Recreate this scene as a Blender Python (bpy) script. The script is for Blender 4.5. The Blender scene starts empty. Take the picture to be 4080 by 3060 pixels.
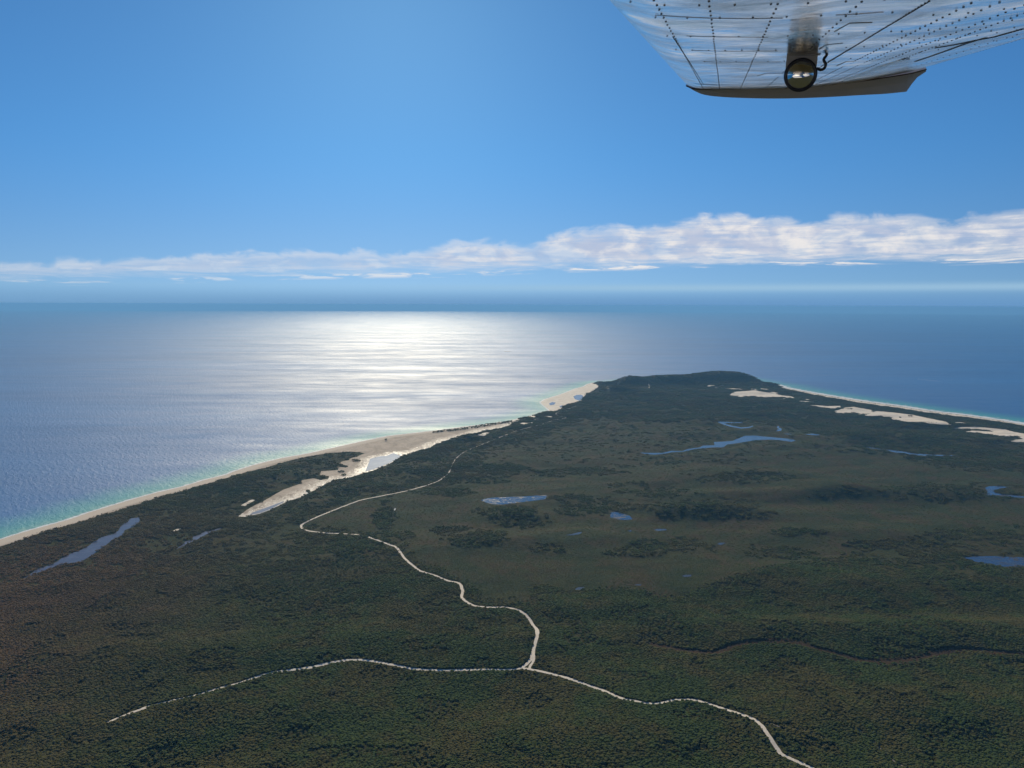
import bpy, bmesh, math, random
import numpy as np
from mathutils import Vector, Matrix, geometry

# ------------------------------------------------------------------ camera, sky, sun, exposure
S = bpy.context.scene
F = 3065.0; CX, CY = 2040.0, 1530.0            # the photograph is 4080 x 3060
HC = 1000.0                                    # flying height in metres
SEA_R = 110000.0
PITCH = math.atan((1530 - 1214) / F)
ROLL = math.radians(0.22)
cam_d = bpy.data.cameras.new("camera"); cam = bpy.data.objects.new("camera", cam_d)
S.collection.objects.link(cam); S.camera = cam
cam_d.sensor_width = 36.0; cam_d.lens = 36.0 * F / 4080
cam_d.clip_start = 0.05; cam_d.clip_end = 900000
M3 = (Matrix.Rotation(math.radians(90) - PITCH, 3, 'X') @ Matrix.Rotation(ROLL, 3, 'Z'))
cam.matrix_world = Matrix.Translation((0, 0, HC)) @ M3.to_4x4()
R = np.array([[M3[i][j] for j in range(3)] for i in range(3)])

SUN_EL, SUN_AZ = 28.0, -8.5                    # degrees; azimuth from +Y, negative to the left
SUN_STRENGTH, SKY_STRENGTH = 4.1, 0.085
sl = bpy.data.lights.new("sun", 'SUN'); sun = bpy.data.objects.new("sun", sl); S.collection.objects.link(sun)
sl.energy = SUN_STRENGTH; sl.angle = math.radians(0.5); sl.color = (1.0, 0.87, 0.63)
sd = Vector((math.sin(math.radians(SUN_AZ)) * math.cos(math.radians(SUN_EL)),
             math.cos(math.radians(SUN_AZ)) * math.cos(math.radians(SUN_EL)), math.sin(math.radians(SUN_EL))))
sun.rotation_mode = 'QUATERNION'; sun.rotation_quaternion = sd.to_track_quat('Z', 'Y')
sun.location = (0, 0, 3000)
S.view_settings.view_transform = 'Standard'; S.view_settings.look = 'None'
S.view_settings.gamma = 1; S.view_settings.exposure = 0.0
S.cycles.use_denoising = True
S.cycles.volume_bounces = 0; S.cycles.max_bounces = 6
S.cycles.sample_clamp_indirect = 4.0


class NT:
    """short-hand for building node trees"""
    def __init__(s, tree): s.t = tree; s.n = tree.nodes; s.l = tree.links
    def new(s, kind, **kw):
        n = s.n.new(kind)
        for k, v in kw.items(): setattr(n, k, v)
        return n
    def put(s, sock, v):
        if v is None: return
        if isinstance(v, bpy.types.NodeSocket): s.l.new(v, sock)
        elif isinstance(v, (tuple, list)) and len(v) == 3 and sock.type == 'RGBA': sock.default_value = (*v, 1)
        else: sock.default_value = v
    def math(s, op, a, b=None, c=None, clamp=False):
        n = s.new('ShaderNodeMath', operation=op, use_clamp=clamp)
        s.put(n.inputs[0], a); s.put(n.inputs[1], b); s.put(n.inputs[2], c)
        return n.outputs[0]
    def vmath(s, op, a, b=None, out=0):
        n = s.new('ShaderNodeVectorMath', operation=op)
        s.put(n.inputs[0], a); s.put(n.inputs[1], b)
        return n.outputs[out]
    def comb(s, x, y, z):
        n = s.new('ShaderNodeCombineXYZ'); s.put(n.inputs[0], x); s.put(n.inputs[1], y); s.put(n.inputs[2], z); return n.outputs[0]
    def sep(s, v):
        n = s.new('ShaderNodeSeparateXYZ'); s.put(n.inputs[0], v); return n.outputs
    def noise(s, vec, scale, detail=4, rough=0.5, dist=0.0, dims='3D', w=None):
        n = s.new('ShaderNodeTexNoise', noise_dimensions=dims)
        s.put(n.inputs['Vector'], vec); s.put(n.inputs['Scale'], scale); s.put(n.inputs['Detail'], detail)
        s.put(n.inputs['Roughness'], rough); s.put(n.inputs['Distortion'], dist)
        return n.outputs['Fac']
    def smooth(s, v, a, b, lo=0.0, hi=1.0):
        n = s.new('ShaderNodeMapRange', interpolation_type='SMOOTHSTEP')
        s.put(n.inputs['Value'], v); s.put(n.inputs['From Min'], a); s.put(n.inputs['From Max'], b)
        s.put(n.inputs['To Min'], lo); s.put(n.inputs['To Max'], hi); return n.outputs[0]
    def lin(s, v, a, b, lo=0.0, hi=1.0):
        n = s.new('ShaderNodeMapRange')
        s.put(n.inputs['Value'], v); s.put(n.inputs['From Min'], a); s.put(n.inputs['From Max'], b)
        s.put(n.inputs['To Min'], lo); s.put(n.inputs['To Max'], hi); return n.outputs[0]
    def mix(s, f, a, b, blend='MIX'):
        n = s.new('ShaderNodeMix', data_type='RGBA', blend_type=blend)
        s.put(n.inputs[0], f); s.put(n.inputs[6], a); s.put(n.inputs[7], b); return n.outputs[2]
    def attr(s, name):
        return s.new('ShaderNodeAttribute', attribute_name=name).outputs
    def pos(s): return s.new('ShaderNodeNewGeometry').outputs['Position']
    def bump(s, h, strength=1.0, dist=1.0):
        n = s.new('ShaderNodeBump'); s.put(n.inputs['Height'], h); s.put(n.inputs['Strength'], strength)
        s.put(n.inputs['Distance'], dist); return n.outputs[0]


def px_dir(x, y):
    """source pixel(s) -> unit world direction"""
    x = np.atleast_1d(np.asarray(x, float)); y = np.atleast_1d(np.asarray(y, float))
    v = np.stack([(x - CX) / F, -(y - CY) / F, -np.ones_like(x)], 1) @ R.T
    return v / np.linalg.norm(v, axis=1, keepdims=True)

# ------------------------------------------------------------------ world
def azel(x, y):
    v = px_dir(x, y)[0]
    return math.atan2(v[0], v[1]), math.asin(v[2])

W = bpy.data.worlds.new("World"); S.world = W; W.use_nodes = True
w = NT(W.node_tree); w.n.clear()
gen = w.new('ShaderNodeTexCoord').outputs['Generated']
d = w.vmath('NORMALIZE', gen); dx, dy, dz = w.sep(d)
# the sky seen from an aeroplane goes on a little below the level line
zz = w.math('MAXIMUM', w.math('ADD', dz, 0.10), 0.05)
sky = w.new('ShaderNodeTexSky', sky_type='NISHITA', sun_disc=False)
sky.sun_elevation = math.radians(SUN_EL); sky.sun_rotation = math.radians(SUN_AZ)
sky.altitude = 1000; sky.air_density = 1.0; sky.dust_density = 0.28; sky.ozone_density = 3.0
w.put(sky.inputs[0], w.comb(dx, dy, zz))
gain = w.mix(w.smooth(dz, 0.0, 0.20), (0.58, 0.74, 0.86), (0.40, 0.82, 1.08))
skyc = w.mix(1.0, sky.outputs[0], gain, 'MULTIPLY')
bg1 = w.new('ShaderNodeBackground'); w.put(bg1.inputs[0], skyc); bg1.inputs[1].default_value = SKY_STRENGTH

az = w.math('ARCTAN2', dx, dy); el = w.math('ARCSINE', dz)
el_deg = w.math('MULTIPLY', el, 57.29578); az_deg = w.math('MULTIPLY', az, 57.29578)

def curve(vals, v, lo, hi):
    """piecewise curve through (deg, value) pairs"""
    n = w.new('ShaderNodeFloatCurve')
    c = n.mapping.curves[0]
    pts = [((a - lo) / (hi - lo), b) for a, b in vals]
    c.points[0].location = pts[0]; c.points[1].location = pts[-1]
    for p in pts[1:-1]: c.points.new(*p)
    n.mapping.update()
    w.put(n.inputs['Value'], w.lin(v, lo, hi)); return n.outputs[0]

def prof(tab):
    out = []
    for x, y in tab:
        a, e = azel(x, y); out.append((math.degrees(a), math.degrees(e) / 10))
    return out
top_t = prof([(-400, 1060), (0, 1050), (300, 1035), (700, 1012), (1100, 998), (1480, 1003), (1640, 1000), (1760, 965), (1900, 958), (2060, 972), (2200, 930), (2400, 905),
              (2600, 895), (2750, 872), (2900, 850), (3050, 862), (3200, 872), (3400, 858), (3600, 850), (3750, 872), (3900, 850), (4080, 835), (4400, 850)])
bot_t = prof([(-400, 1115), (0, 1108), (600, 1100), (1200, 1090), (1800, 1082), (2100, 1072), (2500, 1062), (3000, 1048), (3600, 1040), (4080, 1035), (4400, 1035)])
top = w.math('MULTIPLY', curve(top_t, az_deg, -40, 40), 10)
bot = w.math('MULTIPLY', curve(bot_t, az_deg, -40, 40), 10)
cv = w.comb(az_deg, w.math('MULTIPLY', el_deg, 1.9), 0.0)
cvs = w.comb(w.math('MULTIPLY', az_deg, 0.22), w.math('MULTIPLY', el_deg, 2.4), 3.7)
n0 = w.noise(w.vmath('ADD', cv, (11.0, 3.0, 5.0)), 0.22, 3, 0.5, 0.2)
n1 = w.noise(cv, 0.42, 8, 0.52, 0.5)
n2 = w.noise(cvs, 1.3, 8, 0.64, 0.5)
n3 = w.noise(w.vmath('ADD', cv, (31.0, 7.0, 2.0)), 0.30, 6, 0.6, 0.6)
C = lambda q, k: w.math('MULTIPLY', w.math('SUBTRACT', q, 0.5), k)
edge = w.math('ADD', w.math('ADD', w.math('SUBTRACT', top, el_deg), C(n1, 1.7)), C(n0, 0.8))
wisp = w.smooth(w.math('ADD', edge, C(n2, 0.35)), -0.15, 0.75)
under = w.math('ADD', w.math('SUBTRACT', el_deg, bot), C(n2, 1.6))
lower = w.smooth(under, -0.35, 0.75)
thick = w.smooth(az_deg, -22, 14, 0.55, 1.0)
holes = w.smooth(w.math('ADD', w.math('MULTIPLY', n3, .6), w.math('MULTIPLY', n2, .4)), 0.38, 0.58, 0.55, 0.98)
rimb = w.smooth(edge, 0.95, 0.12)
body = w.math('MULTIPLY', w.math('MULTIPLY', wisp, lower), w.math('MAXIMUM', w.math('MULTIPLY', holes, thick), w.math('MULTIPLY', rimb, 0.9)))
ds = w.math('ABSOLUTE', w.math('SUBTRACT', w.math('SUBTRACT', el_deg, bot), w.smooth(az_deg, -30, 20, -0.28, -0.02)))
streak = w.math('MULTIPLY', w.smooth(n2, 0.50, 0.60), w.smooth(ds, 0.34, 0.04))
mask = w.math('MAXIMUM', body, w.math('MULTIPLY', streak, w.smooth(az_deg, -25, 5, .35, .8)))
lightn = w.smooth(w.math('ADD', w.math('MULTIPLY', n1, 0.8), w.math('MULTIPLY', n2, 0.2)), 0.40, 0.62)
lowfade = w.smooth(w.math('SUBTRACT', el_deg, bot), 1.2, 0.1)
br = w.math('MAXIMUM', w.math('MULTIPLY', lightn, 0.8), w.math('MULTIPLY', rimb, w.smooth(n1, .35, .55, .6, 1.0)))
br = w.math('MAXIMUM', br, w.math('MAXIMUM', streak, w.math('MULTIPLY', lowfade, 0.55)))
ccol = w.mix(br, (0.50, 0.56, 0.71), (0.93, 0.88, 0.83))
bg2 = w.new('ShaderNodeBackground'); w.put(bg2.inputs[0], ccol); bg2.inputs[1].default_value = 1.0
mx = w.new('ShaderNodeMixShader'); w.put(mx.inputs[0], mask); w.l.new(bg1.outputs[0], mx.inputs[1]); w.l.new(bg2.outputs[0], mx.inputs[2])
# distant bank of air low over the sea
e2 = w.math('DIVIDE', w.math('SUBTRACT', el_deg, 1.25), 0.26)
band = w.math('EXPONENT', w.math('MULTIPLY', w.math('MULTIPLY', e2, e2), -1.0))
band = w.math('MULTIPLY', band, w.smooth(az_deg, -14, 12, 0.12, 0.75))
bandall = band
bg3 = w.new('ShaderNodeBackground'); bg3.inputs[0].default_value = (0.34, 0.54, 0.72, 1); bg3.inputs[1].default_value = 1.0
mx2 = w.new('ShaderNodeMixShader'); w.put(mx2.inputs[0], bandall); w.l.new(bg3.outputs[0], mx2.inputs[2])
bg4 = w.new('ShaderNodeBackground'); w.put(bg4.inputs[0], w.mix(w.smooth(az_deg, -32, 25), (0.175, 0.355, 0.59), (0.14, 0.31, 0.565))); bg4.inputs[1].default_value = 1.0
mx3 = w.new('ShaderNodeMixShader'); w.put(mx3.inputs[0], w.smooth(el_deg, 1.6, -0.02, 0.0, 1.0)); w.l.new(mx.outputs[0], mx3.inputs[1]); w.l.new(bg4.outputs[0], mx3.inputs[2]); w.l.new(mx3.outputs[0], mx2.inputs[1])
wo = w.new('ShaderNodeOutputWorld'); w.l.new(mx2.outputs[0], wo.inputs['Surface'])
W.cycles.sampling_method = 'MANUAL'; W.cycles.sample_map_resolution = 1024

# ------------------------------------------------------------------ helpers
rng = np.random.default_rng(7); random.seed(7)

def tag(o, label=None, cat=None, group=None, kind=None):
    if label: o['label'] = label
    if cat: o['category'] = cat
    if group: o['group'] = group
    if kind: o['kind'] = kind
    return o

def mesh_np(name, V, Fc, smooth=True):
    """V (n,3), Fc list of index arrays all the same size"""
    me = bpy.data.meshes.new(name)
    V = np.asarray(V, np.float32); Fc = np.asarray(Fc, np.int32); k = Fc.shape[1]
    me.vertices.add(len(V)); me.vertices.foreach_set('co', V.ravel())
    me.loops.add(Fc.size); me.loops.foreach_set('vertex_index', Fc.ravel())
    me.polygons.add(len(Fc)); me.polygons.foreach_set('loop_start', np.arange(0, Fc.size, k, dtype=np.int32))
    me.update(calc_edges=True)
    me.polygons.foreach_set('use_smooth', np.full(len(Fc), smooth))
    me.update(); return me

def link(name, me, mat=None, parent=None):
    o = bpy.data.objects.new(name, me); S.collection.objects.link(o)
    if mat:
        for m in (mat if isinstance(mat, list) else [mat]): me.materials.append(m)
    if parent: o.parent = parent
    return o

def fattr(me, name, arr):
    a = me.attributes.new(name, 'FLOAT', 'POINT'); a.data.foreach_set('value', np.asarray(arr, np.float32))

def _hash(ix, iy, seed):
    h = (ix.astype(np.int64) * 374761393 + iy.astype(np.int64) * 668265263 + seed * 974711) & 0x7fffffff
    h = ((h ^ (h >> 13)) * 1274126177) & 0x7fffffff
    return ((h ^ (h >> 16)) & 0xffff) / 65535.0

def vnoise(x, y, seed=0):
    ix = np.floor(x); iy = np.floor(y); fx = x - ix; fy = y - iy
    fx = fx * fx * fx * (fx * (fx * 6 - 15) + 10); fy = fy * fy * fy * (fy * (fy * 6 - 15) + 10)
    ix = ix.astype(np.int64); iy = iy.astype(np.int64)
    a = _hash(ix, iy, seed); b = _hash(ix + 1, iy, seed); c = _hash(ix, iy + 1, seed); dd = _hash(ix + 1, iy + 1, seed)
    return a + (b - a) * fx + (c - a) * fy + (a - b - c + dd) * fx * fy

def fbm(x, y, scale, octs=4, seed=0, rough=0.5):
    v = 0; amp = 1; tot = 0; s = 1.0 / scale
    for i in range(octs):
        v = v + amp * vnoise(x * s + 17.3 * i, y * s - 9.1 * i, seed + i); tot += amp; amp *= rough; s *= 2.03
    return v / tot

def sstep(a, b, x):
    t = np.clip((x - a) / (b - a), 0, 1); return t * t * (3 - 2 * t)

def inside(poly, x, y):
    poly = np.asarray(poly); r = np.zeros(x.shape, bool); n = len(poly)
    for i in range(n):
        x1, y1 = poly[i]; x2, y2 = poly[(i + 1) % n]
        if y1 == y2: continue
        c = ((y1 > y) != (y2 > y)) & (x < (x2 - x1) * (y - y1) / (y2 - y1) + x1)
        r ^= c
    return r

def dist_line(pts, x, y, closed=False, limit=None):
    pts = np.asarray(pts); n = len(pts); best = np.full(x.shape, 1e12)
    for i in range(n if closed else n - 1):
        a = pts[i]; b = pts[(i + 1) % n]; ab = b - a; L = max(ab @ ab, 1e-9)
        t = np.clip(((x - a[0]) * ab[0] + (y - a[1]) * ab[1]) / L, 0, 1)
        dd = (x - a[0] - t * ab[0]) ** 2 + (y - a[1] - t * ab[1]) ** 2
        np.minimum(best, dd, out=best)
    return np.sqrt(best)

def sdf(poly, x, y):
    dd = dist_line(poly, x, y, True); return np.where(inside(poly, x, y), -dd, dd)

def z_at(s, ox, oy, pts): return [(ox + s * u, oy + s * v) for u, v in pts]
def r3(*p): return z_at(.5425, 2040, 1400, p)
def r4(*p): return z_at(.5425, 2880, 1450, p)
def r5(*p): return z_at(.5425, 900, 1550, p)
def r6(*p): return z_at(.4521, 0, 1800, p)
def r6b(*p): return z_at(.5425, 1300, 1800, p)
def r7b(*p): return z_at(.7595, 2400, 1800, p)
def r8(*p): return z_at(.4069, 1500, 1500, p)
def r3b(*p): return z_at(.6148, 2720, 2200, p)

def to_plane(pts, z):
    pts = np.asarray(pts, float); v = px_dir(pts[:, 0], pts[:, 1]); t = (z - HC) / v[:, 2]
    return np.stack([v[:, 0] * t, v[:, 1] * t], 1)

def project(X, Y, Z):
    P = np.stack([X, Y, Z - HC], -1) @ R
    zz = np.minimum(P[..., 2], -1.0)
    return CX + F * P[..., 0] / -zz, CY - F * P[..., 1] / -zz, P[..., 2] < -1.0

def wiggle(pts, amp, seed=0, closed=False, step=6.0):
    """densify a pixel outline and roughen it a little"""
    pts = np.asarray(pts, float); out = []; n = len(pts)
    for i in range(n if closed else n - 1):
        a = pts[i]; b = pts[(i + 1) % n]; L = np.linalg.norm((b - a) * (1, 2)); k = max(1, int(L / step))
        for j in range(k): out.append(a + (b - a) * j / k)
    if not closed: out.append(pts[-1])
    out = np.array(out)
    nx = vnoise(out[:, 0] / 9.0, out[:, 1] / 4.0, seed + 1) + .6 * vnoise(out[:, 0] / 4.0, out[:, 1] / 2.0, seed + 5) - .8
    ny = vnoise(out[:, 0] / 9.0, out[:, 1] / 4.0, seed + 2) + .6 * vnoise(out[:, 0] / 4.0, out[:, 1] / 2.0, seed + 6) - .8
    out[:, 0] += nx * amp * 2; out[:, 1] += ny * amp
    return out

# ------------------------------------------------------------------ traced outlines (source pixels)
shore_L = ([(-1600, 2760), (-900, 2455), (-400, 2278)] +
    r6((0, 775), (220, 705), (400, 655), (600, 600), (800, 530), (1000, 470), (1200, 410), (1400, 355), (1600, 310), (1800, 250), (2000, 200)) +
    r5((60, 605), (200, 560), (400, 510), (600, 475), (800, 430), (1000, 385), (1200, 345), (1500, 310), (1700, 285), (1900, 260), (2080, 235), (2150, 222)))
shore_spit = r8((1400, 410), (1520, 385), (1580, 365), (1620, 350), (1690, 340), (1690, 325), (1660, 300), (1620, 270), (1610, 250), (1650, 225), (1750, 195),
    (1850, 160), (1950, 120), (2030, 100), (2060, 80), (2110, 65))
cape = [(2376, 1524), (2409, 1526), (2469, 1522), (2501, 1517), (2582, 1518), (2637, 1518), (2718, 1515), (2772, 1512), (2816, 1508), (2854, 1507),
    (2886, 1508), (2940, 1510), (2984, 1518), (3044, 1529), (3098, 1536)]
shore_R = r4((440, 172), (560, 195), (700, 220), (850, 245), (1000, 270), (1150, 290), (1300, 310), (1450, 335), (1600, 355), (1750, 372), (1900, 393), (2050, 415), (2212, 445)) + \
    [(4500, 1758), (5200, 1880), (6200, 2070)]
coast_px = np.array(shore_L + shore_spit + cape + shore_R)
coast = np.vstack([[(-3400, -9000), (-2900, 0)], to_plane(coast_px, 0.0), [(5900, 0), (7000, -9000)]])

lagoon_edge = r5((2110, 250), (2060, 275), (2000, 290), (1900, 305), (1850, 318), (1800, 335), (1730, 355), (1640, 370), (1560, 400), (1500, 430), (1400, 460), (1300, 490),
    (1200, 550), (1090, 595), (1010, 618), (960, 635), (900, 652), (800, 668), (740, 695), (640, 750), (600, 770), (560, 790), (500, 810), (440, 830),
    (330, 885), (250, 915), (150, 938), (90, 935))
veg_isle = r5((150, 890), (220, 850), (300, 810), (350, 780), (420, 740), (480, 720), (560, 690), (540, 675), (640, 655), (700, 668), (750, 660), (760, 640), (690, 630),
    (700, 605), (825, 595), (820, 570), (880, 577), (900, 565), (830, 545), (860, 530), (915, 520), (900, 515), (960, 495), (1020, 475), (980, 462), (900, 460))
beach_in = r5((750, 470), (600, 495), (450, 530), (300, 575), (150, 610), (0, 655)) + \
    r6((1800, 290), (1600, 350), (1400, 400), (1200, 470), (1000, 530), (800, 590), (600, 650), (400, 700), (150, 790), (0, 835)) + [(-400, 2312), (-900, 2500), (-1600, 2830)]
sand_L = shore_L + lagoon_edge + veg_isle + beach_in
spit_in = r8((2150, 75), (2175, 95), (2175, 115), (2140, 130), (2090, 160), (2060, 165), (2030, 200), (2000, 240), (1950, 255), (1870, 270), (1830, 290), (1800, 320), (1740, 345))
sand_spit = shore_spit[4:] + spit_in
narrow_beach = shore_L[-2:] + shore_spit[0:5] + r8((1600, 372), (1530, 393), (1400, 422)) + r5((2150, 240), (2100, 244))
beach_R = shore_R + [(6200, 2085), (5200, 1892), (4500, 1768)] + r4((2212, 457), (2050, 430), (1900, 410), (1750, 390), (1600, 372), (1450, 350), (1300, 326), (1150, 306), (1000, 286),
    (850, 258), (700, 232), (560, 204), (430, 180), (400, 182))
blows = [
    r4((45, 232), (80, 205), (160, 200), (230, 193), (290, 205), (350, 212), (400, 222), (440, 232), (500, 238), (540, 252), (500, 252), (440, 242), (380, 243), (300, 246), (230, 237), (130, 241), (80, 235)),
    r4((640, 305), (690, 303), (760, 310), (860, 308), (870, 318), (820, 331), (760, 322), (720, 320), (690, 309)),
    r4((805, 348), (850, 338), (900, 320), (960, 315), (1050, 330), (1120, 345), (1200, 352), (1300, 362), (1400, 375), (1480, 392), (1560, 408), (1640, 425), (1680, 448), (1600, 445),
       (1540, 438), (1440, 430), (1330, 425), (1250, 408), (1220, 392), (1150, 382), (1060, 381), (1040, 375), (1090, 362), (1000, 373), (995, 358), (930, 358), (880, 363), (840, 360)),
    r4((1690, 473), (1750, 465), (1850, 461), (1960, 470), (2080, 482), (2140, 500), (2212, 512), (2300, 530), (2300, 565), (2212, 552), (2150, 533), (2050, 531), (1950, 516), (1850, 503),
       (1785, 498), (1820, 490), (1900, 492), (1990, 500), (1960, 488), (1880, 480), (1780, 478)),
    r4((2115, 568), (2150, 556), (2212, 552), (2320, 565), (2320, 582), (2212, 574), (2150, 573)),
    r4((10, 182), (80, 180), (150, 185), (150, 188), (80, 186)), r4((205, 182), (262, 188), (240, 192), (205, 187)), r4((275, 180), (340, 185), (320, 189), (280, 184)),
    r4((345, 208), (375, 206), (410, 215), (380, 220)), r4((430, 254), (470, 255), (465, 259), (435, 258)), r4((550, 270), (600, 272), (640, 276), (600, 278), (560, 275)),
    r4((585, 258), (640, 260), (620, 264)), r4((580, 288), (610, 294), (590, 294)), r4((1700, 428), (1760, 430), (1785, 436), (1730, 436)),
    r3((1425, 254), (1450, 249), (1488, 249), (1480, 254), (1440, 257)), r3((1490, 267), (1512, 268), (1505, 272)), 
    r8((990, 572), (1040, 553), (1110, 545), (1095, 565), (1060, 580), (1010, 578)), r8((1135, 540), (1180, 535), (1175, 543)),
    r8((1405, 460), (1430, 452), (1480, 455), (1530, 448), (1525, 459), (1480, 462), (1450, 468), (1415, 466)), r8((1630, 390), (1680, 387), (1728, 393), (1725, 405), (1690, 397), (1650, 396)),
    r8((1545, 420), (1575, 420), (1570, 426)), r8((1520, 395), (1560, 385), (1545, 404)),
    [(2583, 1530), (2586, 1529), (2588, 1540), (2587, 1548), (2584, 1540)],
    r5((110, 855), (170, 820), (200, 808), (215, 815), (190, 830), (140, 858)),
    r6((1500, 705), (1560, 680), (1595, 678), (1570, 692), (1520, 703)),
]
settle = [(2409, 1542), (2416, 1538), (2428, 1539), (2431, 1548), (2420, 1550), (2410, 1547)]
lakes = [
    r3((940, 743), (1000, 745), (1100, 745), (1170, 730), (1250, 732), (1300, 715), (1380, 705), (1400, 692), (1490, 688), (1480, 665), (1530, 663), (1620, 658), (1660, 640), (1710, 620),
       (1780, 618), (1850, 625), (2000, 638), (2060, 645), (2085, 657), (2050, 664), (1990, 655), (1900, 648), (1820, 650), (1740, 660), (1650, 675), (1580, 685), (1550, 705), (1480, 705),
       (1400, 712), (1330, 720), (1260, 737), (1180, 740), (1120, 752), (1050, 760), (980, 753)),
    r3((1510, 512), (1560, 515), (1620, 520), (1700, 518), (1695, 525), (1590, 528), (1560, 531), (1620, 545), (1680, 558), (1740, 555), (1765, 545), (1772, 552), (1740, 563), (1680, 567), (1600, 553), (1550, 536), (1515, 522)),
    r3((1940, 548), (1965, 550), (1960, 560), (1982, 570), (1975, 585), (1940, 586), (1933, 578), (1960, 572)),
    r4((1000, 602), (1060, 608), (1120, 618), (1200, 628), (1300, 638), (1400, 655), (1500, 665), (1600, 668), (1710, 672), (1690, 679), (1600, 677), (1500, 677), (1400, 669), (1300, 656), (1240, 645), (1180, 629), (1100, 621), (1030, 608)),
    r4((1925, 910), (1960, 897), (2050, 898), (2100, 906), (2050, 912), (1990, 925), (2000, 945), (2060, 958), (2150, 965), (2260, 978), (2260, 988), (2212, 984), (2100, 975), (2000, 968), (1935, 963), (1945, 935)),
    r7b((1895, 555), (1950, 548), (2050, 547), (2150, 552), (2260, 556), (2330, 575), (2260, 596), (2180, 603), (2110, 603), (2030, 592), (1960, 577)),
    r6b((1135, 355), (1190, 340), (1250, 335), (1330, 332), (1450, 328), (1540, 322), (1620, 318), (1618, 345), (1540, 358), (1450, 368), (1370, 378), (1290, 388), (1220, 385), (1170, 372)),
    r6b((2085, 445), (2130, 440), (2180, 455), (2230, 470), (2250, 495), (2200, 502), (2140, 495), (2085, 480)),
    r6b((1750, 613), (1800, 605), (1860, 590), (1880, 592), (1860, 605), (1800, 613)),
    r6b((1812, 1015), (1850, 995), (1895, 993), (1890, 1003), (1850, 1017)),
    r7b((270, 408), (300, 404), (335, 405), (337, 412), (290, 415)), r7b((600, 485), (615, 477), (650, 478), (622, 489)),
    r7b((415, 650), (440, 645), (468, 645), (465, 653), (430, 657)), r7b((165, 699), (185, 694), (206, 696), (200, 702)), r7b((132, 413), (155, 412), (150, 419)),
    r6b((488, 428), (505, 413), (513, 417), (498, 432)), 
    r6((150, 1145), (250, 1090), (330, 1030), (420, 1005), (500, 970), (560, 925), (640, 890), (720, 860), (780, 830), (830, 790), (900, 750), (960, 735), (1000, 725), (1050, 690), (1060, 660),
       (1100, 630), (1160, 585), (1230, 578), (1230, 620), (1170, 665), (1100, 690), (1080, 730), (1010, 770), (960, 800), (900, 850), (840, 890), (780, 930), (720, 965), (640, 980),
       (560, 988), (480, 1020), (380, 1050), (300, 1080), (220, 1115)),
    r6((1555, 858), (1600, 820), (1640, 785), (1700, 780), (1700, 745), (1750, 735), (1800, 705), (1880, 690), (1955, 663), (1945, 680), (1860, 708), (1780, 748), (1720, 783), (1650, 815)),
    r4((605, 517), (660, 511), (720, 520), (690, 525), (640, 521)), r4((445, 511), (510, 514), (480, 517)),
]
lake_labels = [
    'large winding blue lake with a bay, across the middle distance of the island', 'thin hooked pool beyond the large winding lake', 'small s shaped pool behind the large winding lake',
    'long narrow blue lagoon left of the lower dune blowouts', 'crescent lake at the right edge of the photo, farther of the two', 'oval deep blue lake with reeds at the right edge, nearer of the two',
    'rippled blue swamp lake in the centre of the heath', 'small rippled blue pool beside a dark thicket right of the rippled lake', 'narrow sliver of water between two heath hummocks',
    'small oval blue pond nearest to the track bends', 'small round blue pond below the rippled pool', 'tiny blue pond in brown heath right of centre',
    'small blue pond at the edge of the nearer forest', 'tiny blue slit of water right of the small oval pond', 'tiny pool left of the small round pond', 'tiny pool in the heath beside the upper track',
    'long pale lake behind the beach at the left', 'thin pale creek pool in the forest between long lake and tidal flat', 'small thin pool at the foot of the dunes', 'tiny sliver of water beside the dunes']
sandpools = [r5((1022, 605), (1042, 560), (1060, 512), (1130, 495), (1180, 490), (1230, 470), (1290, 490), (1250, 520), (1200, 545), (1120, 575), (1080, 592)),
    r8((1928, 195), (1960, 180), (2000, 178), (2025, 190), (2015, 218), (1985, 237), (1942, 222)), r8((1690, 265), (1720, 250), (1755, 257), (1740, 275), (1700, 281)), r8((1790, 290), (1825, 280), (1828, 290), (1800, 305)),
    r5((200, 905), (300, 870), (420, 825), (430, 828), (330, 880), (250, 911), (170, 925))]
sandpool_labels = ['shallow tidal lagoon lying on the sand flat', 'largest pool on the distant sand spit', 'dark round pool at the near end of the sand spit', 'small pool on the near inner edge of the sand spit', 'wet channel along the lower end of the tidal flat']
track_main = [(430, 2880), (461, 2866), (516, 2844), (603, 2813), (689, 2792), (775, 2773), (873, 2743), (947, 2724), (1002, 2706), (1070, 2684), (1156, 2671), (1230, 2662), (1291, 2648), (1353, 2635),
    (1421, 2630), (1477, 2634), (1532, 2644), (1594, 2656), (1655, 2667), (1760, 2672), (1913, 2670), (2036, 2669), (2085, 2665), (2135, 2672), (2184, 2683), (2245, 2698), (2307, 2719),
    (2368, 2740), (2430, 2763), (2473, 2783), (2528, 2793), (2577, 2804), (2626, 2804), (2682, 2791), (2720, 2789), (2769, 2790), (2818, 2804), (2892, 2828), (2966, 2852), (3009, 2870),
    (3034, 2892), (3058, 2925), (3089, 2971), (3113, 3005), (3163, 3030), (3224, 3058), (3300, 3100), (3420, 3180)]
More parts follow.
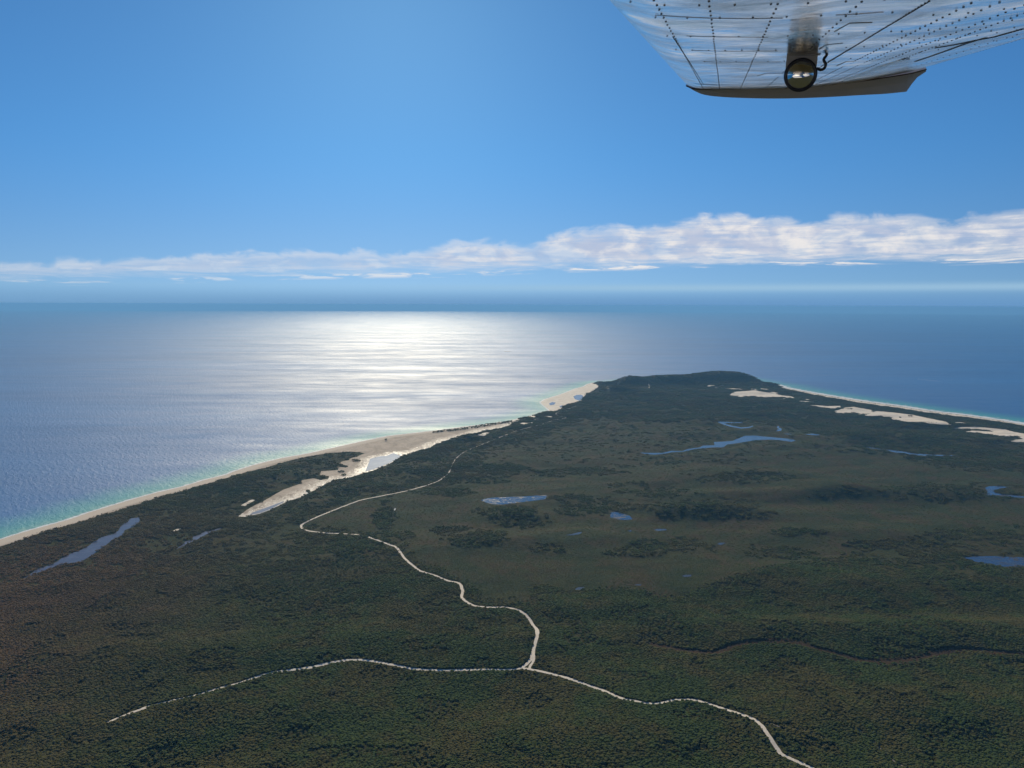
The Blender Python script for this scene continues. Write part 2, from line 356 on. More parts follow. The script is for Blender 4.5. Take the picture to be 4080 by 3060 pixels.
track_north = [(2075, 2666), (2100, 2645), (2118, 2625), (2124, 2600), (2128, 2581), (2138, 2544), (2140, 2513), (2122, 2489), (2107, 2464), (2085, 2443), (2055, 2429), (2005, 2420), (1969, 2421), (1913, 2418),
    (1883, 2412), (1852, 2394), (1839, 2378), (1843, 2357), (1836, 2332), (1821, 2322), (1784, 2314), (1729, 2292), (1674, 2275), (1643, 2252), (1612, 2225), (1594, 2200), (1577, 2180),
    (1555, 2172), (1501, 2152), (1446, 2134), (1381, 2128), (1300, 2124), (1236, 2117), (1209, 2109), (1200, 2098), (1209, 2087), (1253, 2065), (1323, 2036), (1388, 2011), (1443, 1992),
    (1524, 1976), (1622, 1956), (1670, 1943), (1714, 1930), (1757, 1911), (1790, 1881), (1801, 1854), (1817, 1827), (1849, 1802), (1893, 1783), (1931, 1767), (1985, 1745), (2039, 1724),
    (2066, 1714), (2110, 1703), (2151, 1693), (2188, 1681), (2212, 1673), (2255, 1665), (2241, 1659), (2218, 1653), (2216, 1647), (2232, 1640), (2253, 1636), (2273, 1626), (2302, 1615)]
track_leg = [(2110, 2670), (2112, 2655), (2124, 2638), (2127, 2622), (2124, 2604)]
faint1 = r3b((560, 1105), (610, 1128), (690, 1142), (760, 1158), (820, 1168), (920, 1210))
faint2 = r3b((1140, 1150), (1170, 1175), (1230, 1225), (1300, 1290), (1360, 1350), (1440, 1398), (1500, 1440))
brownstrip = r3b((-200, 600), (0, 635), (150, 655), (230, 650), (310, 612), (450, 582), (700, 582), (850, 622), (1000, 657), (1150, 700), (1350, 708), (1550, 685), (1700, 642), (1850, 632), (2100, 655), (2300, 672))

# ------------------------------------------------------------------ terrain heights
sandL_w = to_plane(sand_L, 1.5); spit_w = to_plane(sand_spit, 1.5); bR_w = to_plane(beach_R, 1.5)
hills_px = [  # x, y of the base, half-width across, half-depth, height (m)
    (2850, 1518, 340, 330, 64), (2750, 1524, 300, 260, 40), (2960, 1522, 220, 240, 42), (3060, 1536, 160, 110, 20), (2510, 1529, 170, 220, 48), (2600, 1528, 200, 240, 38), (2680, 1528, 220, 220, 34),
    (2376, 1530, 90, 70, 18), (2430, 1532, 120, 90, 14), (2440, 1560, 260, 160, 24), (2650, 1580, 500, 160, 22), (2900, 1610, 600, 200, 26), (1810, 1745, 220, 130, 34), (1700, 1790, 260, 120, 22),
    (1330, 1950, 200, 120, 16), (2054, 2065, 150, 110, 22), (1900, 2170, 230, 90, 16), (2330, 2150, 500, 120, 26), (2750, 2060, 420, 130, 34), (2960, 1990, 350, 120, 26),
    (3311, 1975, 260, 140, 34), (3150, 1945, 420, 120, 22), (3000, 1905, 500, 160, 28), (3400, 2130, 420, 120, 22), (3300, 2330, 600, 160, 34), (2500, 2440, 300, 90, 22),
    (3050, 2520, 380, 90, 30), (3600, 2560, 420, 100, 32), (3950, 2520, 250, 90, 24), (700, 2650, 330, 120, 26), (1050, 2600, 260, 100, 22), (1450, 2560, 260, 110, 18), (900, 2850, 260, 120, 24),
    (2700, 2950, 300, 100, 20), (3600, 2850, 320, 140, 26), (300, 2350, 300, 160, 12), (3800, 1980, 400, 150, 20), (2800, 1690, 500, 200, 14), (3500, 1750, 700, 220, 18), (3700, 1700, 400, 120, 14)]
hills = []
for x, y, a, b, h in hills_px:
    q = to_plane([(x, y)], 8.0)[0]; hills.append((q[0], q[1], a, b, h))
brown_w = None
lake_flat = []      # (world polygon, level)

def height(X, Y, lakes_on=True):
    shp = X.shape; X = X.ravel(); Y = Y.ravel()
    dc = dist_line(coast, X, Y); land = inside(coast, X, Y)
    low = dc.copy()
    for pw in (sandL_w, spit_w, bR_w):
        s_ = sdf(pw, X, Y); low = np.minimum(low, np.maximum(s_, 0))
    q = X * 0.97 + Y * 0.24; r_ = -X * 0.24 + Y * 0.97
    und = 8 + 34 * (fbm(q, r_ * 2.4, 1000, 4, 3) - 0.42) * (.6 + .8 * sstep(3400, 4200, Y)) + 9 * (1 - np.abs(2 * fbm(q, r_ * 1.6, 420, 3, 11) - 1)) - 3
    hh = np.zeros_like(X)
    for hx, hy, a, b, h in hills:
        u = (X - hx) / a; v = (Y - hy) / b
        e = (u * u + v * v)
        hh = hh + np.where(e < 12, h * np.exp(-e), 0) * (.7 if hy < 3400 else 1.6 if hy < 8600 else 1.75)
    capeness = sstep(8600, 9250, Y)
    ramp = sstep(0, 1, low / (170 - 135 * capeness))
    H = ramp * np.maximum(und * (1 - .4 * capeness) + hh, 1.0) + 1.5 * sstep(0, 40, dc)
    H = np.where(land, H, -np.minimum(dc * 0.03, 8.0) - 0.02)
    if lakes_on:
        for pw, lv in lake_flat:
            x0, y0 = pw.min(0) - 160; x1, y1 = pw.max(0) + 160
            k = np.nonzero((X > x0) & (X < x1) & (Y > y0) & (Y < y1))[0]
            if not len(k): continue
            s_ = sdf(pw, X[k], Y[k])
            wgt = sstep(150, 10, s_)
            H[k] = H[k] * (1 - wgt) + (lv + 0.3) * wgt
            H[k] = np.where(s_ < 3, lv - 1.2, H[k])
    return H.reshape(shp)

def ground_hit(pts, lift=0.0, lakes_on=True, it=14):
    pts = np.asarray(pts, float); v = px_dir(pts[:, 0], pts[:, 1])
    Z = np.full(len(pts), 10.0); X = Y = None
    for i in range(it):
        t = (Z - HC) / v[:, 2]; X = v[:, 0] * t; Y = v[:, 1] * t
        Z = 0.5 * Z + 0.5 * (height(X, Y, lakes_on) + lift)
    t = (Z - HC) / v[:, 2]; X = v[:, 0] * t; Y = v[:, 1] * t
    return np.stack([X, Y, height(X, Y, lakes_on) + lift], 1)

for lp in lakes:
    c = np.array(lp).mean(0)
    g = ground_hit(np.array(lp), 0, False)
    lv = float(np.percentile(g[:, 2], 30)) - 0.3
    lake_flat.append((to_plane(lp, lv), lv))

# tracks in world coordinates
def smooth_poly(pts, n=4):
    pts = np.asarray(pts, float); out = []
    P = np.vstack([2 * pts[0] - pts[1], pts, 2 * pts[-1] - pts[-2]])
    for i in range(1, len(P) - 2):
        p0, p1, p2, p3 = P[i - 1], P[i], P[i + 1], P[i + 2]
        for k in range(n):
            t = k / n
            out.append(0.5 * ((2 * p1) + (-p0 + p2) * t + (2 * p0 - 5 * p1 + 4 * p2 - p3) * t * t + (-p0 + 3 * p1 - 3 * p2 + p3) * t ** 3))
    out.append(pts[-1]); return np.array(out)
tracks_w = {k: ground_hit(smooth_poly(v, 3), 0)[:, :2] for k, v in dict(main=track_main, north=track_north, leg=track_leg, f1=faint1, f2=faint2).items()}
brown_w = ground_hit(smooth_poly(brownstrip, 3), 0)[:, :2]
sand_polys_px = [np.array(b) for b in blows] + [np.array(settle)]

# ------------------------------------------------------------------ vegetation map (0 low heath .. 1 tall forest)
heath_px = np.array([(1170, 2110), (1240, 2060), (1400, 1985), (1620, 1945), (1800, 1930), (2000, 1890), (2300, 1850), (2900, 1830), (3300, 1800), (3500, 1790), (3560, 1810), (3700, 1850), (4080, 1880), (4500, 1900), (4500, 2060), (3900, 2110),
    (3500, 2170), (3100, 2260), (2850, 2330), (2700, 2390), (2480, 2350), (2300, 2360), (2200, 2400), (2100, 2410), (1900, 2400), (1870, 2350), (1830, 2310), (1740, 2280), (1660, 2240), (1600, 2170), (1500, 2140), (1350, 2115)])
far_heath_px = np.array([(1900, 1860), (2100, 1760), (2350, 1650), (2700, 1640), (3100, 1690), (3500, 1760), (3300, 1800), (2700, 1850), (2200, 1870)])
blobs = [(2054, 2050, 120, 42, .8), (1908, 2147, 150, 30, .8), (1790, 2120, 60, 22, .7), (2179, 2185, 62, 20, 1), (1533, 2070, 34, 60, .9), (1590, 2130, 60, 14, .8), (2358, 2413, 210, 55, 1), (2360, 2017, 180, 34, .6),
    (2765, 2020, 230, 34, .6), (2900, 2050, 160, 24, .5), (3311, 1963, 120, 24, .45), (3160, 2120, 130, 14, .9), (3500, 2170, 160, 22, .9), (2250, 1985, 90, 14, .8), (2600, 1960, 160, 20, .6), (2980, 1900, 200, 26, .55), (3850, 1960, 300, 34, .5),
    (1990, 1870, 140, 22, .9), (2250, 1880, 200, 16, .8), (2500, 1930, 80, 12, .5), (2560, 2190, 120, 24, .6), (2700, 2170, 120, 30, .6), (3100, 2200, 150, 26, .6), (1780, 1960, 110, 18, .9), (1850, 1900, 120, 26, .8),
    (1960, 1440 + 480, 90, 12, .8), (2180, 2345, 70, 16, .8), (1380, 2180, 110, 26, .8), (3900, 2130, 240, 20, .8), (1700, 2440, 300, 60, 1), (3040, 1655, 900, 26, 1)]

def forest_map(px, py, ok, X, Y):
    n = fbm(X, Y, 260, 4, 31); n2 = fbm(X, Y, 90, 3, 41)
    s_ = sdf(heath_px, px + (n - .5) * 120, py + (n2 - .5) * 26) / 26.0
    f = sstep(-1.1, 1.1, s_)
    s2 = sdf(far_heath_px, px + (n - .5) * 120, py + (n2 - .5) * 16) / 14.0
    f = np.minimum(f, sstep(-1.0, 1.0, s2) * .85 + .15)
    nl = fbm(X, Y, 620, 3, 91) * .6 + n * .4
    f = f * (1 - .75 * sstep(.50, .62, nl) * sstep(2600, 2250, py) * sstep(1650, 1800, py))
    for bx, by, rx, ry, v in blobs:
        e = np.sqrt(((px - bx) / rx) ** 2 + ((py - by) / ry) ** 2) + (n2 - .5) * 1.3
        f = np.maximum(f, v * sstep(1.25, 0.75, e))
    near = sstep(2350, 2650, py)
    f = f * (1 - .0 * near)
    f = np.where(ok, f, 1.0)
    return np.clip(f, 0, 1)

# ------------------------------------------------------------------ materials
def new_mat(name):
    m = bpy.data.materials.new(name); m.use_nodes = True; t = NT(m.node_tree); t.n.clear()
    out = t.new('ShaderNodeOutputMaterial'); return m, t, out

def princ(t, out, **kw):
    p = t.new('ShaderNodeBsdfPrincipled')
    for k, v in kw.items(): t.put(p.inputs[k.replace('_', ' ')], v)
    t.l.new(p.outputs[0], out.inputs['Surface']); return p

def simple(name, col, rough=0.7, metal=0.0, var=0.15, scale=3.0):
    m, t, out = new_mat(name)
    n = t.noise(t.new('ShaderNodeTexCoord').outputs['Object'], scale, 4, 0.6)
    c = t.mix(t.lin(n, 0.3, 0.7), tuple(x * (1 - var) for x in col), tuple(min(1, x * (1 + var)) for x in col))
    princ(t, out, Base_Color=c, Roughness=rough, Metallic=metal); return m

# bare and heath ground
mat_ground, t, out = new_mat("ground"); P = t.pos()
fo = t.attr('forest')['Fac']; br_a = t.attr('brown')['Fac']
a = t.noise(P, 1 / 180.0, 6, 0.6, 0.3); b = t.noise(P, 1 / 14.0, 5, 0.7); c_ = t.noise(P, 1 / 60.0, 5, 0.65)
heath = t.mix(t.smooth(a, 0.40, 0.62), (0.040, 0.055, 0.023), (0.074, 0.057, 0.028))
heath = t.mix(t.smooth(c_, 0.46, 0.66), heath, (0.060, 0.068, 0.024))
heath = t.mix(t.smooth(b, 0.52, 0.72, 0, .7), heath, (0.030, 0.038, 0.016))
wood = t.mix(t.smooth(b, 0.4, 0.6), (0.048, 0.052, 0.018), (0.070, 0.062, 0.025))
col = t.mix(fo, heath, wood)
col = t.mix(t.math('MULTIPLY', br_a, 0.85), col, (0.075, 0.045, 0.026))
bh = t.math('ADD', t.math('MULTIPLY', b, 3.0), t.math('MULTIPLY', t.noise(P, 1 / 4.0, 4, 0.7), 1.2))
princ(t, out, Base_Color=col, Roughness=0.9, Normal=t.bump(bh, 0.9, 1.6), Specular_IOR_Level=0.03)

def leafmat(name, dark, mid, olive, tone=1.0):
    m, t, out = new_mat(name); P = t.pos()
    tint = t.attr('tint')['Fac']
    big = t.noise(P, 1 / 240.0, 5, 0.6, 0.4); sm = t.noise(P, 1 / 2.2, 4, 0.7); md = t.noise(P, 1 / 45.0, 4, 0.6)
    c = t.mix(t.smooth(tint, 0.1, 0.9), dark, mid)
    c = t.mix(t.smooth(t.math('ADD', t.math('MULTIPLY', big, .6), t.math('MULTIPLY', md, .4)), 0.42, 0.60, 0, .8), c, olive)
    xx, yy, _ = t.sep(P)
    flare_brown = t.math('MULTIPLY', t.smooth(t.math('ADD', xx, t.math('MULTIPLY', t.math('SUBTRACT', big, .5), 1500)), -700, -1700), t.smooth(yy, 4200, 2600))  # reddish-brown scrub at lower left, part of it lens flare put into the colour
    c = t.mix(t.math('MULTIPLY', flare_brown, .75), c, (0.185, 0.095, 0.052))
    c = t.mix(t.smooth(sm, 0.42, 0.66, 0, 0.25), c, tuple(x * .5 for x in dark))
    c = t.mix(t.smooth(t.math('FRACT', t.math('MULTIPLY', tint, 7.3)), 0.82, 0.99, 0, .5), c, (0.075, 0.075, 0.035))
    p = princ(t, out, Base_Color=c, Roughness=0.9, Specular_IOR_Level=0.03, Normal=t.bump(sm, 0.7, 0.8))
    return m
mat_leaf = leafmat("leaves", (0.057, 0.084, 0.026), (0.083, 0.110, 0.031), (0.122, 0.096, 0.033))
mat_bark = simple("bark", (0.12, 0.09, 0.07), 0.9, 0, .3)

mat_sand, t, out = new_mat("sand"); P = t.pos()
a = t.noise(P, 1 / 90.0, 6, 0.6, 0.5); b = t.noise(P, 1 / 9.0, 5, 0.6)
col = t.mix(t.smooth(a, 0.35, 0.65), (0.72, 0.61, 0.47), (0.84, 0.74, 0.60))
col = t.mix(t.smooth(b, 0.55, 0.75, 0, 0.35), col, (0.42, 0.34, 0.26))
wet = t.attr('wet')['Fac']
col = t.mix(wet, col, (0.30, 0.235, 0.17))
princ(t, out, Base_Color=col, Roughness=t.lin(wet, 0, 1, 0.85, 0.55), Normal=t.bump(t.math('ADD', a, t.math('MULTIPLY', b, .2)), 0.6, 4.0))

mat_flat, t, out = new_mat("tidal_sand"); P = t.pos()
V_ = t.vmath('MULTIPLY', P, (1.0, 0.55, 1.0))
a = t.noise(V_, 1 / 130.0, 7, 0.62, 1.2); b = t.noise(V_, 1 / 40.0, 6, 0.6, 2.0); c_ = t.noise(V_, 1 / 12.0, 5, 0.6, .5)
wet = t.attr('wet')['Fac']
dry = t.mix(t.smooth(a, 0.38, 0.6), (0.40, 0.32, 0.235), (0.53, 0.43, 0.33))
dry = t.mix(t.smooth(b, 0.53, 0.62, 0, .5), dry, (0.25, 0.20, 0.15))
beach = t.attr('beach')['Fac']
dry = t.mix(beach, dry, t.mix(c_, (0.60, 0.50, 0.39), (0.68, 0.58, 0.46)))
chan = t.math('MULTIPLY', t.smooth(t.math('ABSOLUTE', t.math('SUBTRACT', b, 0.5)), 0.030, 0.004), t.smooth(wet, 0.02, 0.35))
film = t.math('MAXIMUM', chan, t.math('MULTIPLY', t.smooth(wet, 0.35, 0.75), t.smooth(c_, 0.35, 0.62)), clamp=True)
film = t.math('MULTIPLY', film, t.math('SUBTRACT', 1.0, beach))
col = t.mix(film, dry, (0.66, 0.62, 0.56))  # water film, its bright reflection partly put in as a pale colour
princ(t, out, Base_Color=col, Roughness=t.lin(film, 0, 1, 0.9, 0.52), Specular_IOR_Level=t.lin(film, 0, 1, 0.3, 0.5), Normal=t.bump(t.math('ADD', a, t.math('MULTIPLY', c_, .2)), 0.5, 3.0))

mat_track, t, out = new_mat("track_sand"); P = t.pos()
a = t.noise(P, 1 / 5.0, 5, 0.6); b = t.noise(P, 1 / 40.0, 3, 0.6)
col = t.mix(t.smooth(a, 0.35, 0.7), (0.68, 0.59, 0.48), (0.82, 0.74, 0.63)); col = t.mix(t.smooth(b, 0.5, 0.8, 0, .4), col, (0.40, 0.33, 0.26))
princ(t, out, Base_Color=col, Roughness=0.9, Normal=t.bump(a, 0.6, 0.5))
mat_faint, t, out = new_mat("faint_track"); P = t.pos()
a = t.noise(P, 1 / 12.0, 4, 0.6)
princ(t, out, Base_Color=t.mix(t.smooth(a, 0.45, 0.55), (0.07, 0.06, 0.04), (0.30, 0.26, 0.20)), Roughness=0.9)

mat_sea, t, out = new_mat("sea"); P = t.pos()
sh = t.attr('shore')['Fac']; lee = t.attr('lee')['Fac']
px_, py_, pz_ = t.sep(P)
rot = t.comb(t.math('ADD', t.math('MULTIPLY', px_, 0.80), t.math('MULTIPLY', py_, 0.60)), t.math('SUBTRACT', t.math('MULTIPLY', py_, 0.80), t.math('MULTIPLY', px_, 0.60)), 0.0)
wv1 = t.noise(t.vmath('MULTIPLY', rot, (1.0, 0.38, 1.0)), 1 / 24.0, 3, 0.55, 0.5)
wv2 = t.noise(t.vmath('MULTIPLY', rot, (1.0, 0.5, 1.0)), 1 / 8.0, 3, 0.6, 0.3)
wv3 = t.noise(t.vmath('MULTIPLY', P, (0.35, 1.0, 1.0)), 1 / 160.0, 4, 0.6, 0.3)
wv4 = t.noise(t.vmath('MULTIPLY', P, (0.2, 1.0, 1.0)), 1 / 1800.0, 5, 0.6, 0.3)
wv5 = t.noise(t.vmath('MULTIPLY', P, (0.25, 1.0, 1.0)), 1 / 620.0, 4, 0.6, 0.5)
patch = t.smooth(wv4, 0.35, 0.65)
deep = t.mix(patch, (0.0, 0.122, 0.36), (0.0, 0.152, 0.43))
shn = t.math('ADD', sh, t.math('MULTIPLY', t.math('SUBTRACT', wv3, 0.5), 120.0))
turq = t.smooth(shn, t.lin(lee, 0, 1, 390, 560), 20)
col = t.mix(turq, deep, (0.03, 0.33, 0.37))
col = t.mix(t.smooth(shn, 90, 5, 0, .5), col, (0.22, 0.42, 0.38))
fn = t.noise(t.vmath('MULTIPLY', P, (1.0, 1.0, 1.0)), 1 / 55.0, 6, 0.7, 0.6)
foamw = t.lin(lee, 0, 1, 24.0, 85.0)
foam = t.smooth(t.math('SUBTRACT', sh, t.math('MULTIPLY', foamw, t.math('MULTIPLY', fn, 2.0))), -2, -14)
foam2 = t.math('MULTIPLY', t.smooth(t.math('ABSOLUTE', t.math('SUBTRACT', sh, t.math('ADD', 85.0, t.math('MULTIPLY', fn, 60)))), 14, 4), t.math('MULTIPLY', lee, t.smooth(fn, .50, .58)))
foam = t.math('MAXIMUM', foam, foam2)
foam = t.math('MULTIPLY', foam, t.smooth(sh, -5, 1))
col = t.mix(foam, col, (0.75, 0.78, 0.78))
hgt = t.math('ADD', t.math('ADD', t.math('MULTIPLY', wv1, 4.6), t.math('MULTIPLY', wv2, 0.8)), t.math('MULTIPLY', wv3, 2.5))
princ(t, out, Base_Color=col, Roughness=t.math('ADD', t.math('MAXIMUM', t.lin(t.math('POWER', t.math('DIVIDE', t.math('LENGTH' if False else 'ABSOLUTE', py_), 30000.0), 0.5), 0.35, 1.1, 0.69, 0.56), t.math('MULTIPLY', foam, 0.85)), t.math('ADD', t.lin(wv3, .3, .7, -0.05, .05), t.lin(wv5, .3, .7, -0.07, .07))), IOR=1.33, Specular_IOR_Level=0.72, Normal=t.bump(hgt, 1.0, 1.0))

def watermat(name, base, rough, bumpd):
    m, t, out = new_mat(name); P = t.pos()
    n = t.noise(t.vmath('MULTIPLY', P, (0.4, 1, 1)), 1 / 30.0, 5, 0.65, 0.8)
    c = t.mix(t.smooth(n, 0.45, 0.62), base, tuple(x * 1.25 for x in base))
    princ(t, out, Base_Color=c, Roughness=rough, IOR=1.33, Normal=t.bump(n, 0.5, bumpd)); return m
mat_lake = watermat("lake_water", (0.070, 0.072, 0.080), 0.14, 0.9)
mat_pool = watermat("pool_water", (0.30, 0.28, 0.26), 0.17, 0.8)
mat_back = watermat("lagoon_water", (0.105, 0.095, 0.115), 0.22, 0.6)
mat_swamp, t, out = new_mat("swamp_water"); P = t.pos()
n = t.noise(t.vmath('MULTIPLY', P, (0.35, 1, 1)), 1 / 22.0, 6, 0.7, 1.2)
reed = t.smooth(n, 0.54, 0.60)
princ(t, out, Base_Color=t.mix(reed, (0.035, 0.050, 0.10), (0.05, 0.04, 0.03)), Roughness=t.lin(reed, 0, 1, 0.10, 0.8), IOR=1.33, Normal=t.bump(n, 0.6, 1.0))

# ------------------------------------------------------------------ ground and sea sheets
def polar(rs, az_in):
    """polar grid centred under the aeroplane; returns X, Y"""
    A, Rr = np.meshgrid(az_in, rs); return Rr * np.sin(A), Rr * np.cos(A)
az_f = np.radians(np.linspace(-42, 42, 1000)); az_o = np.radians(np.linspace(42, 318, 94)[1:-1])
AZ = np.concatenate([az_f, az_o]); NA = len(AZ)

def grid_faces(nr, na, keep=None):
    i = np.arange(nr - 1)[:, None]; j = np.arange(na)[None, :]; j2 = (j + 1) % na
    f = np.stack([i * na + j, (i + 1) * na + j, (i + 1) * na + j2, i * na + j2], -1).reshape(-1, 4)
    return f if keep is None else f[keep]

rs = np.concatenate([np.linspace(5, 1300, 30)[:-1], np.geomspace(1300, 12600, 780)])
X, Y = polar(rs, AZ); H = height(X, Y)
V = np.stack([X, Y, H], -1).reshape(-1, 3)
f = grid_faces(len(rs), NA)
hz = H.ravel(); keep = hz[f].max(1) > -5.0
f = f[keep]
used = np.zeros(len(V), bool); used[f.ravel()] = True; remap = np.cumsum(used) - 1
f = remap[f]; Vg = V[used]
# close the hole under the aeroplane
gpx, gpy, gok = project(Vg[:, 0], Vg[:, 1], Vg[:, 2])
fm = forest_map(gpx, gpy, gok, Vg[:, 0], Vg[:, 1])
bd = dist_line(brown_w, Vg[:, 0], Vg[:, 1])
me = mesh_np("ground", Vg, f[:, ::-1])
fattr(me, 'forest', fm); fattr(me, 'brown', sstep(26, 8, bd + (fbm(Vg[:, 0], Vg[:, 1], 60, 3, 5) - .5) * 14))
ground = tag(link("ground", me, mat_ground), kind='structure')

rs2 = np.concatenate([[1.0], np.linspace(400, 2400, 14), np.geomspace(2500, 16000, 520), np.geomspace(16300, SEA_R, 90)])
X, Y = polar(rs2, AZ)
V = np.stack([X, Y, np.zeros_like(X)], -1).reshape(-1, 3)
dcs = dist_line(coast, V[:, 0], V[:, 1]); dcs = np.where(inside(coast, V[:, 0], V[:, 1]), -dcs, dcs)
f = grid_faces(len(rs2), NA); keep = dcs[f].max(1) > -60; f = f[keep]
used = np.zeros(len(V), bool); used[f.ravel()] = True; remap = np.cumsum(used) - 1
me = mesh_np("sea", V[used], remap[f][:, ::-1])
fattr(me, 'shore', np.clip(dcs[used], -50, 3000))
fattr(me, 'lee', sstep(1500, 2600, V[used][:, 0]))
sea = tag(link("sea", me, mat_sea), kind='structure')

# ------------------------------------------------------------------ draped sheets
def cdt_px(poly, sx=7.0, sy=3.0, amp=1.0, seed=0, x_lim=(-2500, 6500)):
    poly = wiggle(poly, amp, seed, True)
    # drop near-duplicate neighbours
    keepi = [0]
    for i in range(1, len(poly)):
        if np.linalg.norm(poly[i] - poly[keepi[-1]]) > 0.35: keepi.append(i)
    poly = poly[keepi]
    x0, y0 = poly.min(0); x1, y1 = poly.max(0)
    gx, gy = np.meshgrid(np.arange(x0 + sx / 2, x1, sx), np.arange(y0 + sy / 2, y1, sy))
    gx = gx.ravel() + rng.uniform(-1, 1, gx.size) * sx * .2; gy = gy.ravel() + rng.uniform(-1, 1, gy.size) * sy * .2
    m = inside(poly, gx, gy); gx, gy = gx[m], gy[m]
    if len(gx):
        m = dist_line(poly * (1, 2), gx, gy * 2, True) > sx * .4; gx, gy = gx[m], gy[m]
    pts = [Vector(p) for p in poly] + [Vector(p) for p in zip(gx, gy)]
    n = len(poly); edges = [(i, (i + 1) % n) for i in range(n)]
    vo, eo, fo_, *_ = geometry.delaunay_2d_cdt(pts, edges, [], 1, 1e-4)
    v = np.array([tuple(p) for p in vo]); ff = np.array([tuple(q) for q in fo_ if len(q) == 3])
    # keep only the faces inside the outline, all wound the same way
    c = v[ff].mean(1); ff = ff[inside(poly, c[:, 0], c[:, 1])]
    return v, ff

def orient_up(V, ff):
    a, b, c = V[ff[:, 0]], V[ff[:, 1]], V[ff[:, 2]]
    nz = np.cross(b - a, c - a)[:, 2]; ff = ff.copy(); m = nz < 0; ff[m] = ff[m][:, ::-1]; return ff

def drape(name, poly, mat, lift=0.7, level=None, amp=1.0, seed=0, sx=7.0, sy=3.0):
    v, ff = cdt_px(poly, sx, sy, amp, seed)
    if level is None: W3 = ground_hit(v, lift)
    else:
        q = to_plane(v, level); W3 = np.column_stack([q, np.full(len(q), level)])
    me = mesh_np(name, W3, orient_up(W3, ff))
    return link(name, me, mat), W3, v

beachL, bw, bp = drape("beach_sand", sand_L, mat_flat, lift=0.5, amp=0.9, seed=3, sx=6, sy=2.5)
dW = dist_line(coast, bw[:, 0], bw[:, 1])
beach_only = np.array(shore_L[:26] + beach_in)
dpool = dist_line(to_plane(sandpools[0], 1.5), bw[:, 0], bw[:, 1], True)
lag_w = to_plane(lagoon_edge, 1.5); dl = dist_line(lag_w, bw[:, 0], bw[:, 1])
wetv = np.clip(sstep(150, 5, dl) * 0.62 + sstep(110, 5, dpool) * .6, 0, 1) * sstep(60, 120, dW)
# the open beach strip stays dry above its wet edge
bs = sstep(95, 60, dW)
fattr(beachL.data, 'beach', bs); fattr(beachL.data, 'wet', np.clip(wetv, 0, 1))
tag(beachL, kind='structure')
for nm, poly, seed in (("spit_sand", sand_spit, 5), ("shore_sand", narrow_beach, 6), ("ocean_beach_sand", beach_R, 8)):
    o, W3, v = drape(nm, poly, mat_sand, lift=0.5, amp=0.6, seed=seed, sx=6, sy=2)
    fattr(o.data, 'wet', sstep(22, 4, dist_line(coast, W3[:, 0], W3[:, 1])) * .7); tag(o, kind='structure')
for i, poly in enumerate(blows):
    o, W3, v = drape("dune_sand", poly, mat_sand, lift=1.6, amp=0.8, seed=20 + i, sx=5, sy=1.6)
    fattr(o.data, 'wet', np.zeros(len(W3))); tag(o, kind='structure')
o, W3, v = drape("clearing", settle, mat_faint, lift=1.4, amp=1.0, seed=77, sx=3, sy=1.2); tag(o, kind='structure')
for i, poly in enumerate(lakes):
    m = mat_swamp if i in (4, 5, 6, 7) else (mat_back if i in (16, 17) else mat_lake)
    o, W3, v = drape("lake" if i in (0, 3, 4, 5, 6, 16) else "pond", poly, m, level=lake_flat[i][1], amp=0.8, seed=50 + i, sx=12, sy=5)
    tag(o, lake_labels[i], kind='structure')
for i, poly in enumerate(sandpools):
    o, W3, v = drape("tidal_pool", poly, mat_pool, level=2.6 + (0.25 if i in (1, 2, 3) else 0), amp=0.6, seed=90 + i, sx=8, sy=3)
    tag(o, sandpool_labels[i], kind='structure')

def ribbon(name, line, half, mat, lift=0.9):
    L = line; seg = np.linalg.norm(np.diff(L, axis=0), axis=1); s_ = np.concatenate([[0], np.cumsum(seg)])
    n = int(s_[-1] / 5) + 2; q = np.linspace(0, s_[-1], n); P = np.column_stack([np.interp(q, s_, L[:, 0]), np.interp(q, s_, L[:, 1])])
    T = np.gradient(P, axis=0); T /= np.linalg.norm(T, axis=1, keepdims=True); N = np.column_stack([-T[:, 1], T[:, 0]])
    wn = half * (0.85 + 0.5 * vnoise(q / 14, q * 0, 3)); wn2 = half * (0.85 + 0.5 * vnoise(q / 14, q * 0 + 5, 9))
    tp = 1 - .5 * sstep(3900, 4600, P[:, 1]); wn = wn * tp; wn2 = wn2 * tp
    cols = []
    for k, a in enumerate((-1, -.33, .33, 1)):
        e = P + N * ((wn if a < 0 else wn2) * a)[:, None]; cols.append(np.column_stack([e, height(e[:, 0], e[:, 1]) + lift]))
    V = np.stack(cols, 1).reshape(-1, 3); i = np.arange(n - 1)[:, None]; j = np.arange(3)[None]
    ff = np.stack([i * 4 + j, i * 4 + j + 1, (i + 1) * 4 + j + 1, (i + 1) * 4 + j], -1).reshape(-1, 4)
    me = mesh_np(name, V, ff[:, ::-1]); return tag(link(name, me, mat), kind='structure')
ribbon("sand_track", tracks_w['main'], 4.6, mat_track)
ribbon("sand_track", tracks_w['north'], 4.7, mat_track, 1.0)
ribbon("sand_track", tracks_w['leg'], 3.6, mat_track, 1.1)
ribbon("faint_track", tracks_w['f1'], 2.2, mat_faint)
ribbon("faint_track", tracks_w['f2'], 2.2, mat_faint)

# ------------------------------------------------------------------ trees
def ico(sub):
    bm = bmesh.new(); bmesh.ops.create_icosphere(bm, subdivisions=sub, radius=1.0)
    v = np.array([tuple(q.co) for q in bm.verts]); ff = np.array([[q.index for q in g.verts] for g in bm.faces]); bm.free(); return v, ff
ICO1, ICO2, ICO3 = ico(1), ico(2), ico(3)

